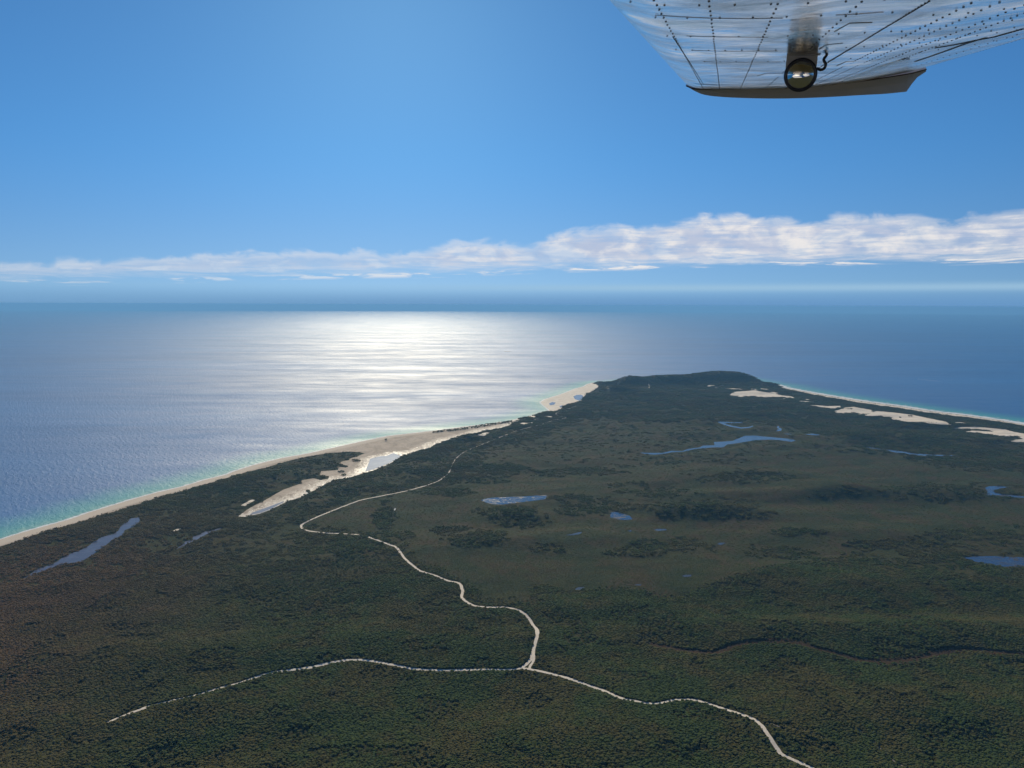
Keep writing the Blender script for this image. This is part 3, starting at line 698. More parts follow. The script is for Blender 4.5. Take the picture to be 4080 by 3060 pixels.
def crown(base, r, h, seed, lump=0.35):
    v, ff = base; g = np.random.default_rng(seed)
    k = g.normal(size=(9, 3)); k /= np.linalg.norm(k, axis=1, keepdims=True); k[:, 2] = np.abs(k[:, 2]) * .8
    dd = np.max(v @ k.T, axis=1); rad = 1 - lump + lump * 1.25 * dd ** 3 + g.uniform(-.07, .07, len(v))
    q = v * rad[:, None]; q[:, 2] = np.where(q[:, 2] < -0.35, -0.35 + (q[:, 2] + .35) * .3, q[:, 2])
    return q * (r, r * g.uniform(.8, 1.15), h * .5), ff

def canopy(name, base, spots, seed):
    """one clump of crowns: spots = list of (x, y, radius, top height)"""
    Vs, Fs, Ts = [], [], []; n = 0; g = np.random.default_rng(seed)
    for i, (x, y, r, h) in enumerate(spots):
        q, ff = crown(base, r, r * g.uniform(.8, 1.2), seed * 31 + i)
        q = q + (x, y, h - q[:, 2].max()); Vs.append(q); Fs.append(ff + n); n += len(q); Ts.append(np.full(len(q), g.uniform()))
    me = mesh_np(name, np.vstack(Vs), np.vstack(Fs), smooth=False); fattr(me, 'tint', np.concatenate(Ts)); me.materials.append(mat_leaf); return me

def variants(prefix, nv, base, ext, ncr, rlo, rhi, hlo, hhi):
    col = bpy.data.collections.new(prefix); g = np.random.default_rng(len(prefix) * 13 + ncr)
    for k in range(nv):
        spots = []
        for i in range(ncr):
            if ncr == 1: x = y = 0
            else: x, y = g.uniform(-ext, ext, 2)
            spots.append((x, y, g.uniform(rlo, rhi), g.uniform(hlo, hhi)))
        o = bpy.data.objects.new("%s_%02d" % (prefix, k), canopy(prefix, base, spots, 100 * ncr + k)); col.objects.link(o)
    return col
col_near = variants("tree_crown", 10, ICO2, 0, 3, 2.6, 4.6, 6, 10)
# three crowns set close together make one irregular tree head
for k, o in enumerate(col_near.objects):
    g = np.random.default_rng(k); me = canopy("tree_crown", ICO2, [(g.uniform(-2.0, 2.0), g.uniform(-2.0, 2.0), g.uniform(1.8, 3.4), g.uniform(3.4, 5.2)) for _ in range(4)], 900 + k)
    o.data = me
col_mid = variants("tree_clump", 8, ICO1, 12, 16, 2.4, 4.6, 3.2, 5.6)
col_far = variants("tree_stand", 8, ICO1, 22, 30, 3.2, 5.8, 3.6, 6.4)

track_all = [tracks_w['main'], tracks_w['north'], tracks_w['leg']]
def scatter(r0, r1, spacing, clear):
    """jittered cells over the visible wedge, thinned by the vegetation map"""
    x1 = r1 * math.sin(math.radians(39)); gx, gy = np.meshgrid(np.arange(-x1, x1, spacing), np.arange(r0 * .72, r1, spacing))
    gx = gx.ravel() + rng.uniform(-.5, .5, gx.size) * spacing; gy = gy.ravel() + rng.uniform(-.5, .5, gy.size) * spacing
    rr = np.hypot(gx, gy); aa = np.abs(np.degrees(np.arctan2(gx, gy)))
    m = (rr > r0) & (rr < r1) & (aa < 38.5) & inside(coast, gx, gy)
    gx, gy = gx[m], gy[m]; Z = height(gx, gy)
    px, py, ok = project(gx, gy, Z)
    m = (py < 3260) & (px > -260) & (px < 4340); gx, gy, Z, px, py, ok = [q[m] for q in (gx, gy, Z, px, py, ok)]
    f = forest_map(px, py, ok, gx, gy)
    keep = np.ones(len(gx), bool)
    gapw = np.where(gy > 4200, 0.2, np.where((px < 1280) & (py > 2560), 3.4, 5.0))
    for tr in track_all: keep &= dist_line(tr, gx, gy) > clear + gapw
    for tr in (tracks_w['f1'], tracks_w['f2']): keep &= dist_line(tr, gx, gy) > clear * .6
    keep &= dist_line(brown_w, gx, gy) > clear + 4 + 9 * fbm(gx, gy, 80, 2, 19)
    keep &= dist_line(coast, gx, gy) > 10
    for pw in (sandL_w, spit_w, bR_w): keep &= sdf(pw, gx, gy) > clear * .5
    for pw, lv in lake_flat: keep &= sdf(pw, gx, gy) > clear
    for b in sand_polys_px:
        bm_ = (px > b[:, 0].min() - 12) & (px < b[:, 0].max() + 12) & (py > b[:, 1].min() - 8) & (py < b[:, 1].max() + 8)
        k = np.nonzero(bm_)[0]
        if len(k): keep[k] &= sdf(b * (1, 1.6), px[k], py[k] * 1.6) > 1.2
    return [q[keep] for q in (gx, gy, Z, px, py, f)]

def forest_object(name, parts, label, cat):
    """parts = arrays of x, y, z, scale, height scale; one object, crowns placed by geometry nodes"""
    X, Y, Z, sc, sz, colc, nv = parts
    me = bpy.data.meshes.new(name); n = len(X); me.vertices.add(n)
    me.vertices.foreach_set('co', np.column_stack([X, Y, Z]).astype(np.float32).ravel())
    fattr(me, 'scl', sc); fattr(me, 'szl', sz); fattr(me, 'rot', rng.uniform(0, 6.283, n))
    a = me.attributes.new('idx', 'INT', 'POINT'); a.data.foreach_set('value', rng.integers(0, nv, n).astype(np.int32))
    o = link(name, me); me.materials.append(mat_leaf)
    g = bpy.data.node_groups.new(name, 'GeometryNodeTree')
    g.interface.new_socket('Geometry', in_out='INPUT', socket_type='NodeSocketGeometry'); g.interface.new_socket('Geometry', in_out='OUTPUT', socket_type='NodeSocketGeometry')
    t = NT(g); gi = t.new('NodeGroupInput'); go = t.new('NodeGroupOutput')
    ci = t.new('GeometryNodeCollectionInfo'); ci.inputs['Collection'].default_value = colc; ci.inputs['Separate Children'].default_value = True; ci.inputs['Reset Children'].default_value = True
    ip = t.new('GeometryNodeInstanceOnPoints')
    def na(nm, ty):
        q = t.new('GeometryNodeInputNamedAttribute', data_type=ty); q.inputs['Name'].default_value = nm; return q.outputs[0]
    t.l.new(gi.outputs[0], ip.inputs['Points']); t.l.new(ci.outputs[0], ip.inputs['Instance']); ip.inputs['Pick Instance'].default_value = True
    t.l.new(na('idx', 'INT'), ip.inputs['Instance Index'])
    t.l.new(t.comb(0.0, 0.0, na('rot', 'FLOAT')), ip.inputs['Rotation'])
    s1 = na('scl', 'FLOAT'); t.l.new(t.comb(s1, s1, na('szl', 'FLOAT')), ip.inputs['Scale'])
    t.l.new(ip.outputs[0], go.inputs[0])
    md = o.modifiers.new('place', 'NODES'); md.node_group = g
    tag(o, label, cat, kind='stuff'); return o

def veg(r0, r1, sp, clear, heath_keep, heath_scale):
    gx, gy, Z, px, py, f = scatter(r0, r1, sp, clear)
    u = rng.uniform(size=len(gx)); gap = fbm(gx, gy, 70, 3, 61)
    forest = u < 1.02 * f ** 1.3
    thin = (gap > 0.62) & (u > .3); forest &= ~thin
    low = ~forest & (rng.uniform(size=len(gx)) < heath_keep)
    k = forest | low
    hmod = 0.75 + 0.6 * fbm(gx, gy, 160, 3, 71)
    sc = np.where(forest, rng.uniform(.8, 1.2, len(gx)), heath_scale * rng.uniform(.7, 1.2, len(gx)))
    sz = np.where(forest, rng.uniform(.75, 1.2, len(gx)) * hmod, heath_scale * .6 * rng.uniform(.7, 1.2, len(gx)))
    return [q[k] for q in (gx, gy, Z, sc, sz, px, py, f, forest)]

NR, MR, FR = 3000.0, 5600.0, 12300.0
nx_, ny_, nz_, nsc, nsz, npx, npy, nf, nfo = veg(1450, NR, 5.3, 3.0, .5, .5)
# the 300 trees that show largest, along the bottom edge, are things of their own
cand = np.nonzero(nfo & (npx > 30) & (npx < 4050) & (npy > 2900) & (npy < 3052))[0]
cand = cand[np.argsort(-npy[cand])]
own = cand[:300]; rest = np.ones(len(nx_), bool); rest[own] = False
forest_object("forest", [q[rest] for q in (nx_, ny_, nz_, nsc, nsz)] + [col_near, 10], 'closed dark green bush covering the near half of the island', 'forest')
mx_, my_, mz_, msc, msz, *_ = veg(NR, MR, 18.0, 6.0, .6, .4)
forest_object("forest", [mx_, my_, mz_, msc, msz, col_mid, 8], 'dark woodland and heath scrub in the middle of the island', 'forest')
fx_, fy_, fz_, fsc, fsz, *_ = veg(MR, FR, 33.0, 12.0, .8, .5)
forest_object("forest", [fx_, fy_, fz_, fsc, fsz, col_far, 8], 'bluish distant woodland towards the cape', 'forest')

def trunk_mesh():
    bm = bmesh.new(); bmesh.ops.create_cone(bm, cap_ends=True, segments=7, radius1=.28, radius2=.14, depth=6.0, matrix=Matrix.Translation((0, 0, 3)))
    for k in range(3):
        a = k * 2.1; bmesh.ops.create_cone(bm, cap_ends=True, segments=5, radius1=.12, radius2=.05, depth=3.0, matrix=Matrix.Translation((math.cos(a) * .8, math.sin(a) * .8, 5.4)) @ Matrix.Rotation(a, 4, 'Z') @ Matrix.Rotation(.6, 4, 'Y'))
    me = bpy.data.meshes.new("trunk"); bm.to_mesh(me); bm.free(); me.materials.append(mat_bark); return me
TR = trunk_mesh(); crowns = [o.data for o in col_near.objects]
for n_, i in enumerate(own):
    e = bpy.data.objects.new("tree", None); S.collection.objects.link(e); e.location = (nx_[i], ny_[i], nz_[i]); e.rotation_euler = (0, 0, random.uniform(0, 6.28)); e.scale = (nsc[i], nsc[i], nsz[i])
    tag(e, 'bushy dark green tree of the closed forest right along the bottom edge', 'tree', 'trees along the bottom edge of the forest')
    c = bpy.data.objects.new("crown", crowns[n_ % len(crowns)]); S.collection.objects.link(c); c.parent = e
    c = bpy.data.objects.new("trunk", TR); S.collection.objects.link(c); c.parent = e

def clump_thing(px, py, rx, ry, n, label, hh=(4, 8), rr=(3.0, 5.5), seed=0, name="shrub_thicket", cat="thicket"):
    g = np.random.default_rng(seed); pts = []
    while len(pts) < n:
        a, b = g.uniform(-1, 1, 2)
        if a * a + b * b < 1: pts.append((px + a * rx, py + b * ry))
    W3 = ground_hit(np.array(pts), 0.4); c = W3.mean(0)
    spots = [(q[0] - c[0], q[1] - c[1], g.uniform(*rr), g.uniform(*hh)) for q in W3]
    o = link(name, canopy(name, ICO2, spots, 500 + seed)); o.location = c; return tag(o, label, cat)
clump_thing(1537, 1755, 5, 2, 6, 'lone dark tree clump standing out on the bare sand flat', (9, 15), (5, 8), 1)
clump_thing(1418, 1836, 18, 5, 60, 'largest oval dark thicket on the sand beside the tidal lagoon', seed=2)
clump_thing(1360, 1880, 13, 3.5, 34, 'dark oval thicket on sand below the largest oval thicket', seed=3)
clump_thing(1369, 1893, 10, 3, 26, 'small dark thicket at the edge of the white wet sand', seed=4)
clump_thing(1228, 1958, 9, 3, 18, 'small dark thicket on the lower end of the white tidal flat', seed=5)
clump_thing(3626, 1658, 10, 3.5, 30, 'round dark thicket in the middle of the largest dune blowout', seed=6)
clump_thing(3587, 1664, 5, 2, 12, 'small dark thicket left of the round one in the largest dune blowout', seed=7)
clump_thing(3482, 1640, 12, 4, 30, 'pointed dark thicket between the upper bays of the largest dune blowout', seed=8)
clump_thing(3385, 1630, 16, 2.5, 30, 'flat dark thicket inside the upper left dune bay', seed=9)
# casuarina strip on the seaward side of the sand flat
strip = r5((1520, 316), (1600, 305), (1700, 296), (1800, 280), (1880, 268), (1960, 255), (2040, 243), (2100, 236)); g = np.random.default_rng(5); pts = []
for i in range(len(strip) - 1):
    for k in range(34):
        tt = g.uniform(); wdt = 1.0 + 4.5 * math.sin(math.pi * (i + tt) / (len(strip) - 1)); pts.append((strip[i][0] * (1 - tt) + strip[i + 1][0] * tt, strip[i][1] * (1 - tt) + strip[i + 1][1] * tt + 2 + g.uniform(-.5, .9) * wdt))
W3 = ground_hit(np.array(pts), 0.4); c = W3.mean(0)
o = link("shoreline_scrub", canopy("scrub", ICO1, [(q[0] - c[0], q[1] - c[1], g.uniform(6, 10), g.uniform(6, 13)) for q in W3], 77)); o.location = c
tag(o, 'dark strip of scrub between the sand flat and the sea', 'scrub', kind='stuff')
# sparse scrub on the foredunes behind the ocean beach and around the left beach
def sprinkle(name, poly, n, rr, hh, label, seed):
    poly = np.array(poly); g = np.random.default_rng(seed); x0, y0 = poly.min(0); x1, y1 = poly.max(0)
    gx = g.uniform(x0, x1, n * 6); gy = g.uniform(y0, y1, n * 6); m = inside(poly, gx, gy); pts = np.column_stack([gx[m], gy[m]])[:n]
    W3 = ground_hit(pts, 0.2); c = W3.mean(0)
    o = link(name, canopy(name, ICO1, [(q[0] - c[0], q[1] - c[1], g.uniform(*rr), g.uniform(*hh)) for q in W3], seed)); o.location = c
    return tag(o, label, 'scrub', kind='stuff')
sprinkle("beach_scrub", beach_in[6:15] + [(p[0], p[1] - 7) for p in beach_in[6:15]][::-1], 240, (1.6, 3), (1.5, 4), 'ragged low scrub along the top of the left beach', 13)

# ------------------------------------------------------------------ buildings on the cape
mat_white = simple("white_paint", (0.78, 0.77, 0.74), 0.6); mat_red = simple("red_paint", (0.45, 0.07, 0.05), 0.6); mat_roof = simple("roof_iron", (0.33, 0.16, 0.12), 0.5)
mat_glass = simple("dark_glass", (0.03, 0.04, 0.05), 0.1); mat_grey = simple("weathered_grey", (0.35, 0.34, 0.32), 0.7)
def bm_obj(name, fn, mat, parent=None, smooth=False):
    bm = bmesh.new(); fn(bm); me = bpy.data.meshes.new(name); bm.to_mesh(me); bm.free()
    if smooth:
        for p in me.polygons: p.use_smooth = True
    return link(name, me, mat, parent)
def box(bm, c, s): bmesh.ops.create_cube(bm, size=1, matrix=Matrix.Translation(c) @ Matrix.Diagonal((*s, 1)))
def cone(bm, c, r1, r2, h, seg=20): bmesh.ops.create_cone(bm, cap_ends=True, segments=seg, radius1=r1, radius2=r2, depth=h, matrix=Matrix.Translation((c[0], c[1], c[2] + h / 2)))
def empty(name, loc, label, cat, group=None, rz=0):
    e = bpy.data.objects.new(name, None); S.collection.objects.link(e); e.location = loc; e.rotation_euler = (0, 0, rz); return tag(e, label, cat, group)
p = ground_hit(np.array([(2869, 1496)]))[0]
e = empty("lighthouse", p, 'small banded lighthouse on top of the far cape', 'lighthouse')
bm_obj("tower", lambda b: cone(b, (0, 0, 0), 3.6, 2.6, 20), mat_white, e)
bm_obj("band", lambda b: [cone(b, (0, 0, z), 3.65 - z * .05, 3.5 - z * .05, 3) for z in (4, 12)], mat_red, e)
bm_obj("gallery", lambda b: cone(b, (0, 0, 20), 3.6, 3.6, .5), mat_grey, e)
bm_obj("lantern_room", lambda b: cone(b, (0, 0, 20.5), 1.8, 1.8, 2.6, 12), mat_glass, e)
bm_obj("dome", lambda b: cone(b, (0, 0, 23.1), 2.1, .1, 1.8), mat_red, e)
def gable(bm, w_, l_, h0, h1):
    q = [(-w_, -l_, h0), (w_, -l_, h0), (w_, l_, h0), (-w_, l_, h0), (0, -l_, h1), (0, l_, h1)]; vs = [bm.verts.new(a) for a in q]
    for f_ in ((0, 1, 4), (2, 3, 5), (1, 2, 5, 4), (3, 0, 4, 5), (3, 2, 1, 0)): bm.faces.new([vs[a] for a in f_])
for (x, y, rz, lb) in ((2851, 1496, .3, 'white cottage on the cape top left of the lighthouse'), (2884, 1503, -.2, 'white cottage below the lighthouse on its right'), (2412, 1544, .8, 'leftmost tiny house in the clearing by the sand spit'),
                       (2419, 1542, 0.1, 'middle tiny house in the clearing by the sand spit'), (2427, 1545, 1.1, 'rightmost tiny house in the clearing by the sand spit')):
    p = ground_hit(np.array([(x, y)]))[0]; e = empty("cottage", (p[0], p[1], p[2]), lb, 'cottage', 'cottages near the cape', rz)
    bm_obj("wall", lambda b: box(b, (0, 0, 1.6), (9, 14, 3.6)), mat_white, e); bm_obj("roof", lambda b: gable(b, 5.2, 7.8, 3.42, 6.0), mat_roof, e)
    bm_obj("window", lambda b: [box(b, (4.52, y_, 1.9), (.1, 1.4, 1.2)) for y_ in (-4.5, 0, 4.5)] + [box(b, (yx, -7.02, 1.9), (1.4, .1, 1.2)) for yx in (-2.4, 2.4)], mat_glass, e)

# ------------------------------------------------------------------ boats
def hull(bm, L, B, D):
    n = 14; rows = []
    for i in range(n):
        t_ = i / (n - 1); x = (t_ - .5) * L; wd = B / 2 * (1 - max(0, (t_ - .55) / .45) ** 2) * (.85 + .15 * min(1, t_ * 4)); rows.append([bm.verts.new((x, s_ * wd * k, z)) for s_, k, z in ((-1, 1, D), (-1, .7, 0), (1, .7, 0), (1, 1, D))])
    for a, b in zip(rows, rows[1:]):
        for k in range(4): bm.faces.new((a[k], a[(k + 1) % 4], b[(k + 1) % 4], b[k]))
    bm.faces.new(rows[0][::-1]); bm.faces.new(rows[-1])
q = to_plane([(3659, 1510.5)], 0)[0]; q2 = to_plane([(3758, 1521)], 0)[0]; dr = q - q2; rz = math.atan2(dr[1], dr[0])
e = empty("motorboat", (q[0], q[1], 0), 'white motorboat at the head of the long wake', 'motorboat', rz=rz)
bm_obj("hull", lambda b: hull(b, 14, 4.6, 1.8), mat_white, e); bm_obj("cabin", lambda b: box(b, (-1, 0, 2.8), (5, 3, 2)), mat_white, e); bm_obj("windscreen", lambda b: box(b, (1.6, 0, 3.0), (.3, 2.6, 1.2)), mat_glass, e)
Lw = float(np.hypot(*dr)); nn = 60; vs = []; rgn = np.random.default_rng(3)
for i in range(nn):
    t_ = i / (nn - 1); c = q - dr * t_ * .98; wd = (3 + 5 * t_ ** .5) * (1 - t_ ** 3) * rgn.uniform(.75, 1.15) + .2; nrm = np.array([-dr[1], dr[0]]) / Lw
    for s_ in (-1, 0, 1): vs.append((*(c + nrm * wd * s_), 0.25 + (.35 if s_ == 0 else 0) * (1 - t_)))
ff = [(i * 3 + k, i * 3 + k + 1, i * 3 + k + 4, i * 3 + k + 3) for i in range(nn - 1) for k in (0, 1)]
tag(link("wake", mesh_np("wake", vs, ff), simple("foam", (0.62, 0.68, 0.72), .6)), 'long thin white wake trailing the motorboat', 'wake', kind='stuff')
q = to_plane([(1508, 1245.5)], 0)[0]
e = empty("cargo_ship", (q[0], q[1], 0), 'tiny dark cargo ship on the glittering horizon', 'ship', rz=.15)
mat_dark = simple("ship_hull", (0.04, 0.05, 0.06), .6)
bm_obj("hull", lambda b: hull(b, 190, 28, 14), mat_dark, e); bm_obj("superstructure", lambda b: [box(b, (-72, 0, 24), (20, 24, 22)), box(b, (-74, 0, 38), (12, 16, 8))], mat_white, e)
bm_obj("mast", lambda b: cone(b, (70, 0, 13), 1, .6, 22, 8), mat_dark, e)
def rock(px, py, L, Wd, Hh, label, seed):
    q = to_plane([(px, py)], 0)[0]; v, ff = ICO3; g_ = fbm(v[:, 0] * 3 + 9, v[:, 1] * 3 + seed, .8, 4, seed); vv = v * (L, Wd, Hh) * (.6 + .9 * g_)[:, None]
    o = link("reef_rock", mesh_np("reef_rock", vv, ff, False), mat_rock); o.location = (q[0], q[1], 0); return tag(o, label, 'rock')
mat_rock = simple("wet_rock", (0.06, 0.055, 0.05), .6, 0, .4, .05)
rock(2022, 1400.5, 75, 16, 5, 'low dark reef rock awash in the open sea', 2); rock(1826, 1268, 230, 40, 14, 'thin dark islet just below the horizon in the glitter', 4)

# ------------------------------------------------------------------ aeroplane wing
LT = 5.0                                         # distance to the wing tip along the span direction
VPX, VPY = 2885.0, 500.0
D = px_dir(VPX, VPY)[0]
def on_perp(x, y, L=LT):
    v = px_dir(x, y)[0]; return v * (L / (v @ D))
A = on_perp(2738, 345); B = on_perp(3690, 272)
U = (B - A); CH = np.linalg.norm(U); U /= CH
N = np.cross(D, U); N /= np.linalg.norm(N)
if N[2] < 0: N = -N
ORG = np.array([0, 0, HC])
def on_wing(x, y):
    """source pixel -> (c, s) on the underside: c metres along the chord from the left edge, s metres inboard from the tip"""
    v = px_dir(x, y)[0]; off = 0.0
    for _ in range(12):
        t_ = (A @ N + off) / (v @ N); p_ = v * t_ - A; off = .5 * off + .5 * float(edge_lift(p_ @ U))
    return p_ @ U, -(p_ @ D)
def wp(c, s, n=0.0): return A + U * c - D * s + N * n + ORG
def edge_lift(c):
    a = np.clip(1 - c / (0.05 * CH), 0, 1); b = np.clip((c - .62 * CH) / (.38 * CH), 0, 1)
    belly = np.interp(c / CH, [0, .065, .15, .275, .4, .53, .74, .93, 1], [0, .021, .032, .044, .052, .058, .046, .022, 0])
    return 0.008 * a ** 2 + 0.012 * b ** 1.5 - belly
def top_n(c):
    t_ = np.clip(c / CH, 0, 1); return 0.035 + 0.17 * np.sqrt(t_ + 1e-6) * (1 - t_) ** 1.0 * 1.6 * (1 - t_ * .1) if False else 0.03 + 0.36 * np.sqrt(t_) * (1 - t_)
mat_skin, t, out = new_mat("wing_skin"); P = t.new('ShaderNodeTexCoord').outputs['Object']
bmp = t.noise(P, 5.5, 3, 0.5, 0.2); bm2 = t.noise(P, 1.6, 2, 0.5); bm3 = t.noise(P, 26.0, 2, 0.5)
hh_ = t.math('ADD', t.math('ADD', t.math('MULTIPLY', bmp, 0.0055), t.math('MULTIPLY', bm2, 0.022)), t.math('MULTIPLY', bm3, 0.0001))
dirt = t.noise(P, 3.4, 6, 0.68, 0.8)
princ(t, out, Base_Color=t.mix(t.smooth(dirt, .4, .7), (0.86, 0.71, 0.58), (0.52, 0.43, 0.35)), Metallic=0.9, Roughness=t.lin(dirt, .35, .65, .11, .27), Normal=t.bump(hh_, 1.0, 1.0))
mat_rivet = simple("rivet_grey", (0.16, 0.16, 0.17), .5); mat_tip = simple("tip_paint", (0.62, 0.57, 0.54), .45, 0, .06); mat_brk = simple("bracket_paint", (0.40, 0.38, 0.38), .4)  # rivet heads are plain dark grey
mat_rim = simple("rim_rubber", (0.010, 0.014, 0.030), .35); mat_mirror, t, out = new_mat("mirror"); princ(t, out, Base_Color=(0.9, 0.9, 0.9), Metallic=1.0, Roughness=0.02)
mat_seam = simple("seam", (0.11, 0.105, 0.10), .6)
S_IN = 5.75
plane = empty("airplane", wp(CH * .4, 0), 'silver riveted aircraft wing seen from below with a convex mirror hanging under it', 'airplane')
def wlink(name, V, Fc, mat, smooth=True, parent=None):
    V = np.asarray(V) - np.array(plane.location); o = link(name, mesh_np(name, V, Fc, smooth), mat, parent or plane); return o
nc, ns = 70, 60; cs = np.linspace(0, 1, nc) ** 1.0 * CH; ss = np.linspace(0, S_IN, ns)
prof_b = [(c, float(edge_lift(c))) for c in cs]; prof_t = [(c, float(max(top_n(c), edge_lift(c) + .004))) for c in cs[::-1]]
ring = prof_b + prof_t; nr = len(ring)
V = [wp(c, s, n) for s in ss for c, n in ring]; i = np.arange(ns - 1)[:, None]; j = np.arange(nr)[None]; j2 = (j + 1) % nr
ff = np.stack([i * nr + j, i * nr + j2, (i + 1) * nr + j2, (i + 1) * nr + j], -1).reshape(-1, 4)
skin = wlink("wing", V, ff, mat_skin)
# rivets and seams belong to the skin surface
RV, RF = [], []
def rivet(c, s, r=0.0024):
    b0 = len(RV); e0 = float(edge_lift(c))
    for k in range(8):
        a = k * math.pi / 4; RV.append(wp(c + r * math.cos(a), s + r * math.sin(a), e0 - 0.0002))
    for k in range(8):
        a = k * math.pi / 4; RV.append(wp(c + .6 * r * math.cos(a), s + .6 * r * math.sin(a), e0 - 0.0016))
    for k in range(8): RF.append((b0 + k, b0 + (k + 1) % 8, b0 + 8 + (k + 1) % 8, b0 + 8 + k))
    RF.append((b0 + 8, b0 + 9, b0 + 10, b0 + 11)); RF.append((b0 + 11, b0 + 12, b0 + 15, b0 + 8)); RF.append((b0 + 12, b0 + 13, b0 + 14, b0 + 15))
def line_c(x, y, sp, s0=0.05, s1=3.9, r=.0025, jit=0.0):
    c, _ = on_wing(x, y); s = s0
    while s < s1: rivet(c + random.uniform(-1, 1) * jit, s, r); s += sp
    return c
def line_s(x, y, c0, c1, sp, r=.0023):
    _, s = on_wing(x, y); c = c0
    while c < c1: rivet(c, s, r); c += sp
    return s
span_px = [((2700, 170), .058), ((2842, 144), .062), ((3040, 150), .060), ((3320, 108), .062), ((3530, 108), .025), ((3640, 127), .048), ((3730, 122), .05), ((3780, 140), .05), ((3860, 135), .042), ((3900, 205), .045), ((3880, 190), .09)]
for (x, y), sp in span_px: line_c(x, y, sp, jit=.0006)
for x, y, c0, c1, sp in ((2800, 72, .08, .55, .062), (2900, 146, .08, .6, .055), (2900, 201, .08, 1.2, .045), (2900, 246, .1, 1.2, .05), (3700, 60, .6, 1.25, .06), (3700, 120, .6, 1.3, .055), (2900, 20, .05, .7, .06), (3600, 165, .7, 1.3, .05)):
    line_s(x, y, c0, c1, sp)
wlink("rivet_rows", RV, RF, mat_rivet, False)['kind'] = 'stuff'
def strip_px(pts, half, drop, name, mat, parent=None):
    """a thin raised strip on the underside following source pixels"""
    P_ = [on_wing(x, y) for x, y in pts]; V = []
    for k, (c, s) in enumerate(P_):
        c2, s2 = P_[min(k + 1, len(P_) - 1)]; c1, s1 = P_[max(k - 1, 0)]; tx, ty = c2 - c1, s2 - s1; L = math.hypot(tx, ty) or 1; nx2, ny2 = -ty / L * half, tx / L * half; e0 = float(edge_lift(c))
        V += [wp(c - nx2, s - ny2, e0 - .0003), wp(c - nx2, s - ny2, e0 - drop), wp(c + nx2, s + ny2, e0 - drop), wp(c + nx2, s + ny2, e0 - .0003)]
    F_ = [(a * 4 + k, a * 4 + k + 1, a * 4 + k + 5, a * 4 + k + 4) for a in range(len(P_) - 1) for k in range(3)]
    return wlink(name, V, F_, mat, False, parent)
strip_px([(3646, 244), (3700, 226), (3760, 205), (3850, 172), (3930, 148)], .0035, .002, "aileron_gap", mat_seam)
strip_px([(3725, 190), (3800, 178), (3872, 163), (3960, 146), (4080, 112)], .0035, .002, "aileron_gap", mat_seam)
strip_px([(2680, 145), (2740, 236), (2776, 292), (2803, 338)], .0011, .0006, "panel_seam", mat_seam)
strip_px([(3300, 245), (3420, 174), (3560, 91), (3706, 4)], .0012, .0006, "panel_seam", mat_seam)
strip_px([(3370, 318), (3440, 292), (3520, 262), (3610, 233)], .012, .004, "pale_strip", simple("rod_metal", (0.5, 0.47, 0.42), .3, .7))  # pale metal strip standing proud of the underside
def panel(pts, name="access_panel"):
    """a hinged access plate standing a little proud of the skin, with its dark edge"""
    P_ = [on_wing(x, y) for x, y in pts]; n = len(P_); cx = sum(a for a, b in P_) / n; cy = sum(b for a, b in P_) / n
    for k_, drop, nm, mt in ((1.0, .0006, "panel_edge", mat_seam), (.955, .0011, name, mat_skin)):
        V = []; 
        for a, b in P_: V.append(wp(cx + (a - cx) * k_, cy + (b - cy) * k_, float(edge_lift(a)) - .0003))
        for a, b in P_: V.append(wp(cx + (a - cx) * k_, cy + (b - cy) * k_, float(edge_lift(a)) - drop - (.0020 if (k_ < 1 and b < cy) else 0)))
        F_ = [(q_, (q_ + 1) % n, n + (q_ + 1) % n, n + q_) for q_ in range(n)] + [tuple(n + q_ for q_ in range(4))]
        if n == 4: 
            o_ = wlink(nm, V, F_, mt, False)
mat_lap = simple("lap_joint", (0.34, 0.31, 0.29), .35, .8)
for row in ([(2612, 60), (2700, 66), (2820, 72), (2960, 74), (3120, 72)], [(3330, 60), (3420, 56), (3520, 48)], [(2735, 143), (2860, 147), (3060, 148)], [(2760, 200), (2900, 204), (3100, 203)], [(2800, 245), (2960, 248), (3110, 246)]):
    strip_px(row, .0018, .0008, "lap_joint", mat_lap)
for q_ in ([(3322, 126), (3385, 91), (3477, 88), (3432, 121)], [(3262, 195), (3292, 178), (3360, 171), (3322, 192)], [(3330, 262), (3370, 245), (3510, 236), (3450, 255)], [(3015, 302), (3050, 292), (3130, 291), (3110, 302)]):
    panel(q_)
# drooped tip
up_px = [(2733, 340), (2760, 350), (2800, 354), (2880, 354), (3000, 353), (3120, 350), (3240, 343), (3340, 332), (3440, 320), (3540, 305), (3620, 292), (3692, 274)]
lo_px = [(2735, 343), (2768, 362), (2806, 377), (2880, 386), (3000, 391), (3120, 392), (3240, 389), (3340, 384), (3440, 378), (3530, 373), (3612, 365), (3690, 284)]
lo_px[-1] = (3690, 286); 
def tip_curve(pts, L):
    pts = smooth_poly(np.array(pts, float)[:11], 6); return [on_perp(x, y, L) + ORG for x, y in pts]
uc = tip_curve(up_px, LT + .01); lc = tip_curve(lo_px, LT + .03)
flare_u = [on_perp(x, y, LT + .01) + ORG for x, y in ((3640, 288), (3665, 281), (3692, 274))]; flare_l = [on_perp(x, y, LT + .03) + ORG for x, y in ((3632, 336), (3655, 308), (3690, 285))]
uc += flare_u; lc += flare_l; n = len(uc); V = []
for a, b in zip(uc, lc):
    ext = D * .035; V += [a, a * .5 + b * .5 + D * .004, b, b + ext, a + ext + N * .02 + D * .03]
ff = [(k * 5 + q_, k * 5 + (q_ + 1) % 5, (k + 1) * 5 + (q_ + 1) % 5, (k + 1) * 5 + q_) for k in range(n - 1) for q_ in range(5)]
wlink("wing_tip", V, ff, mat_tip, False)
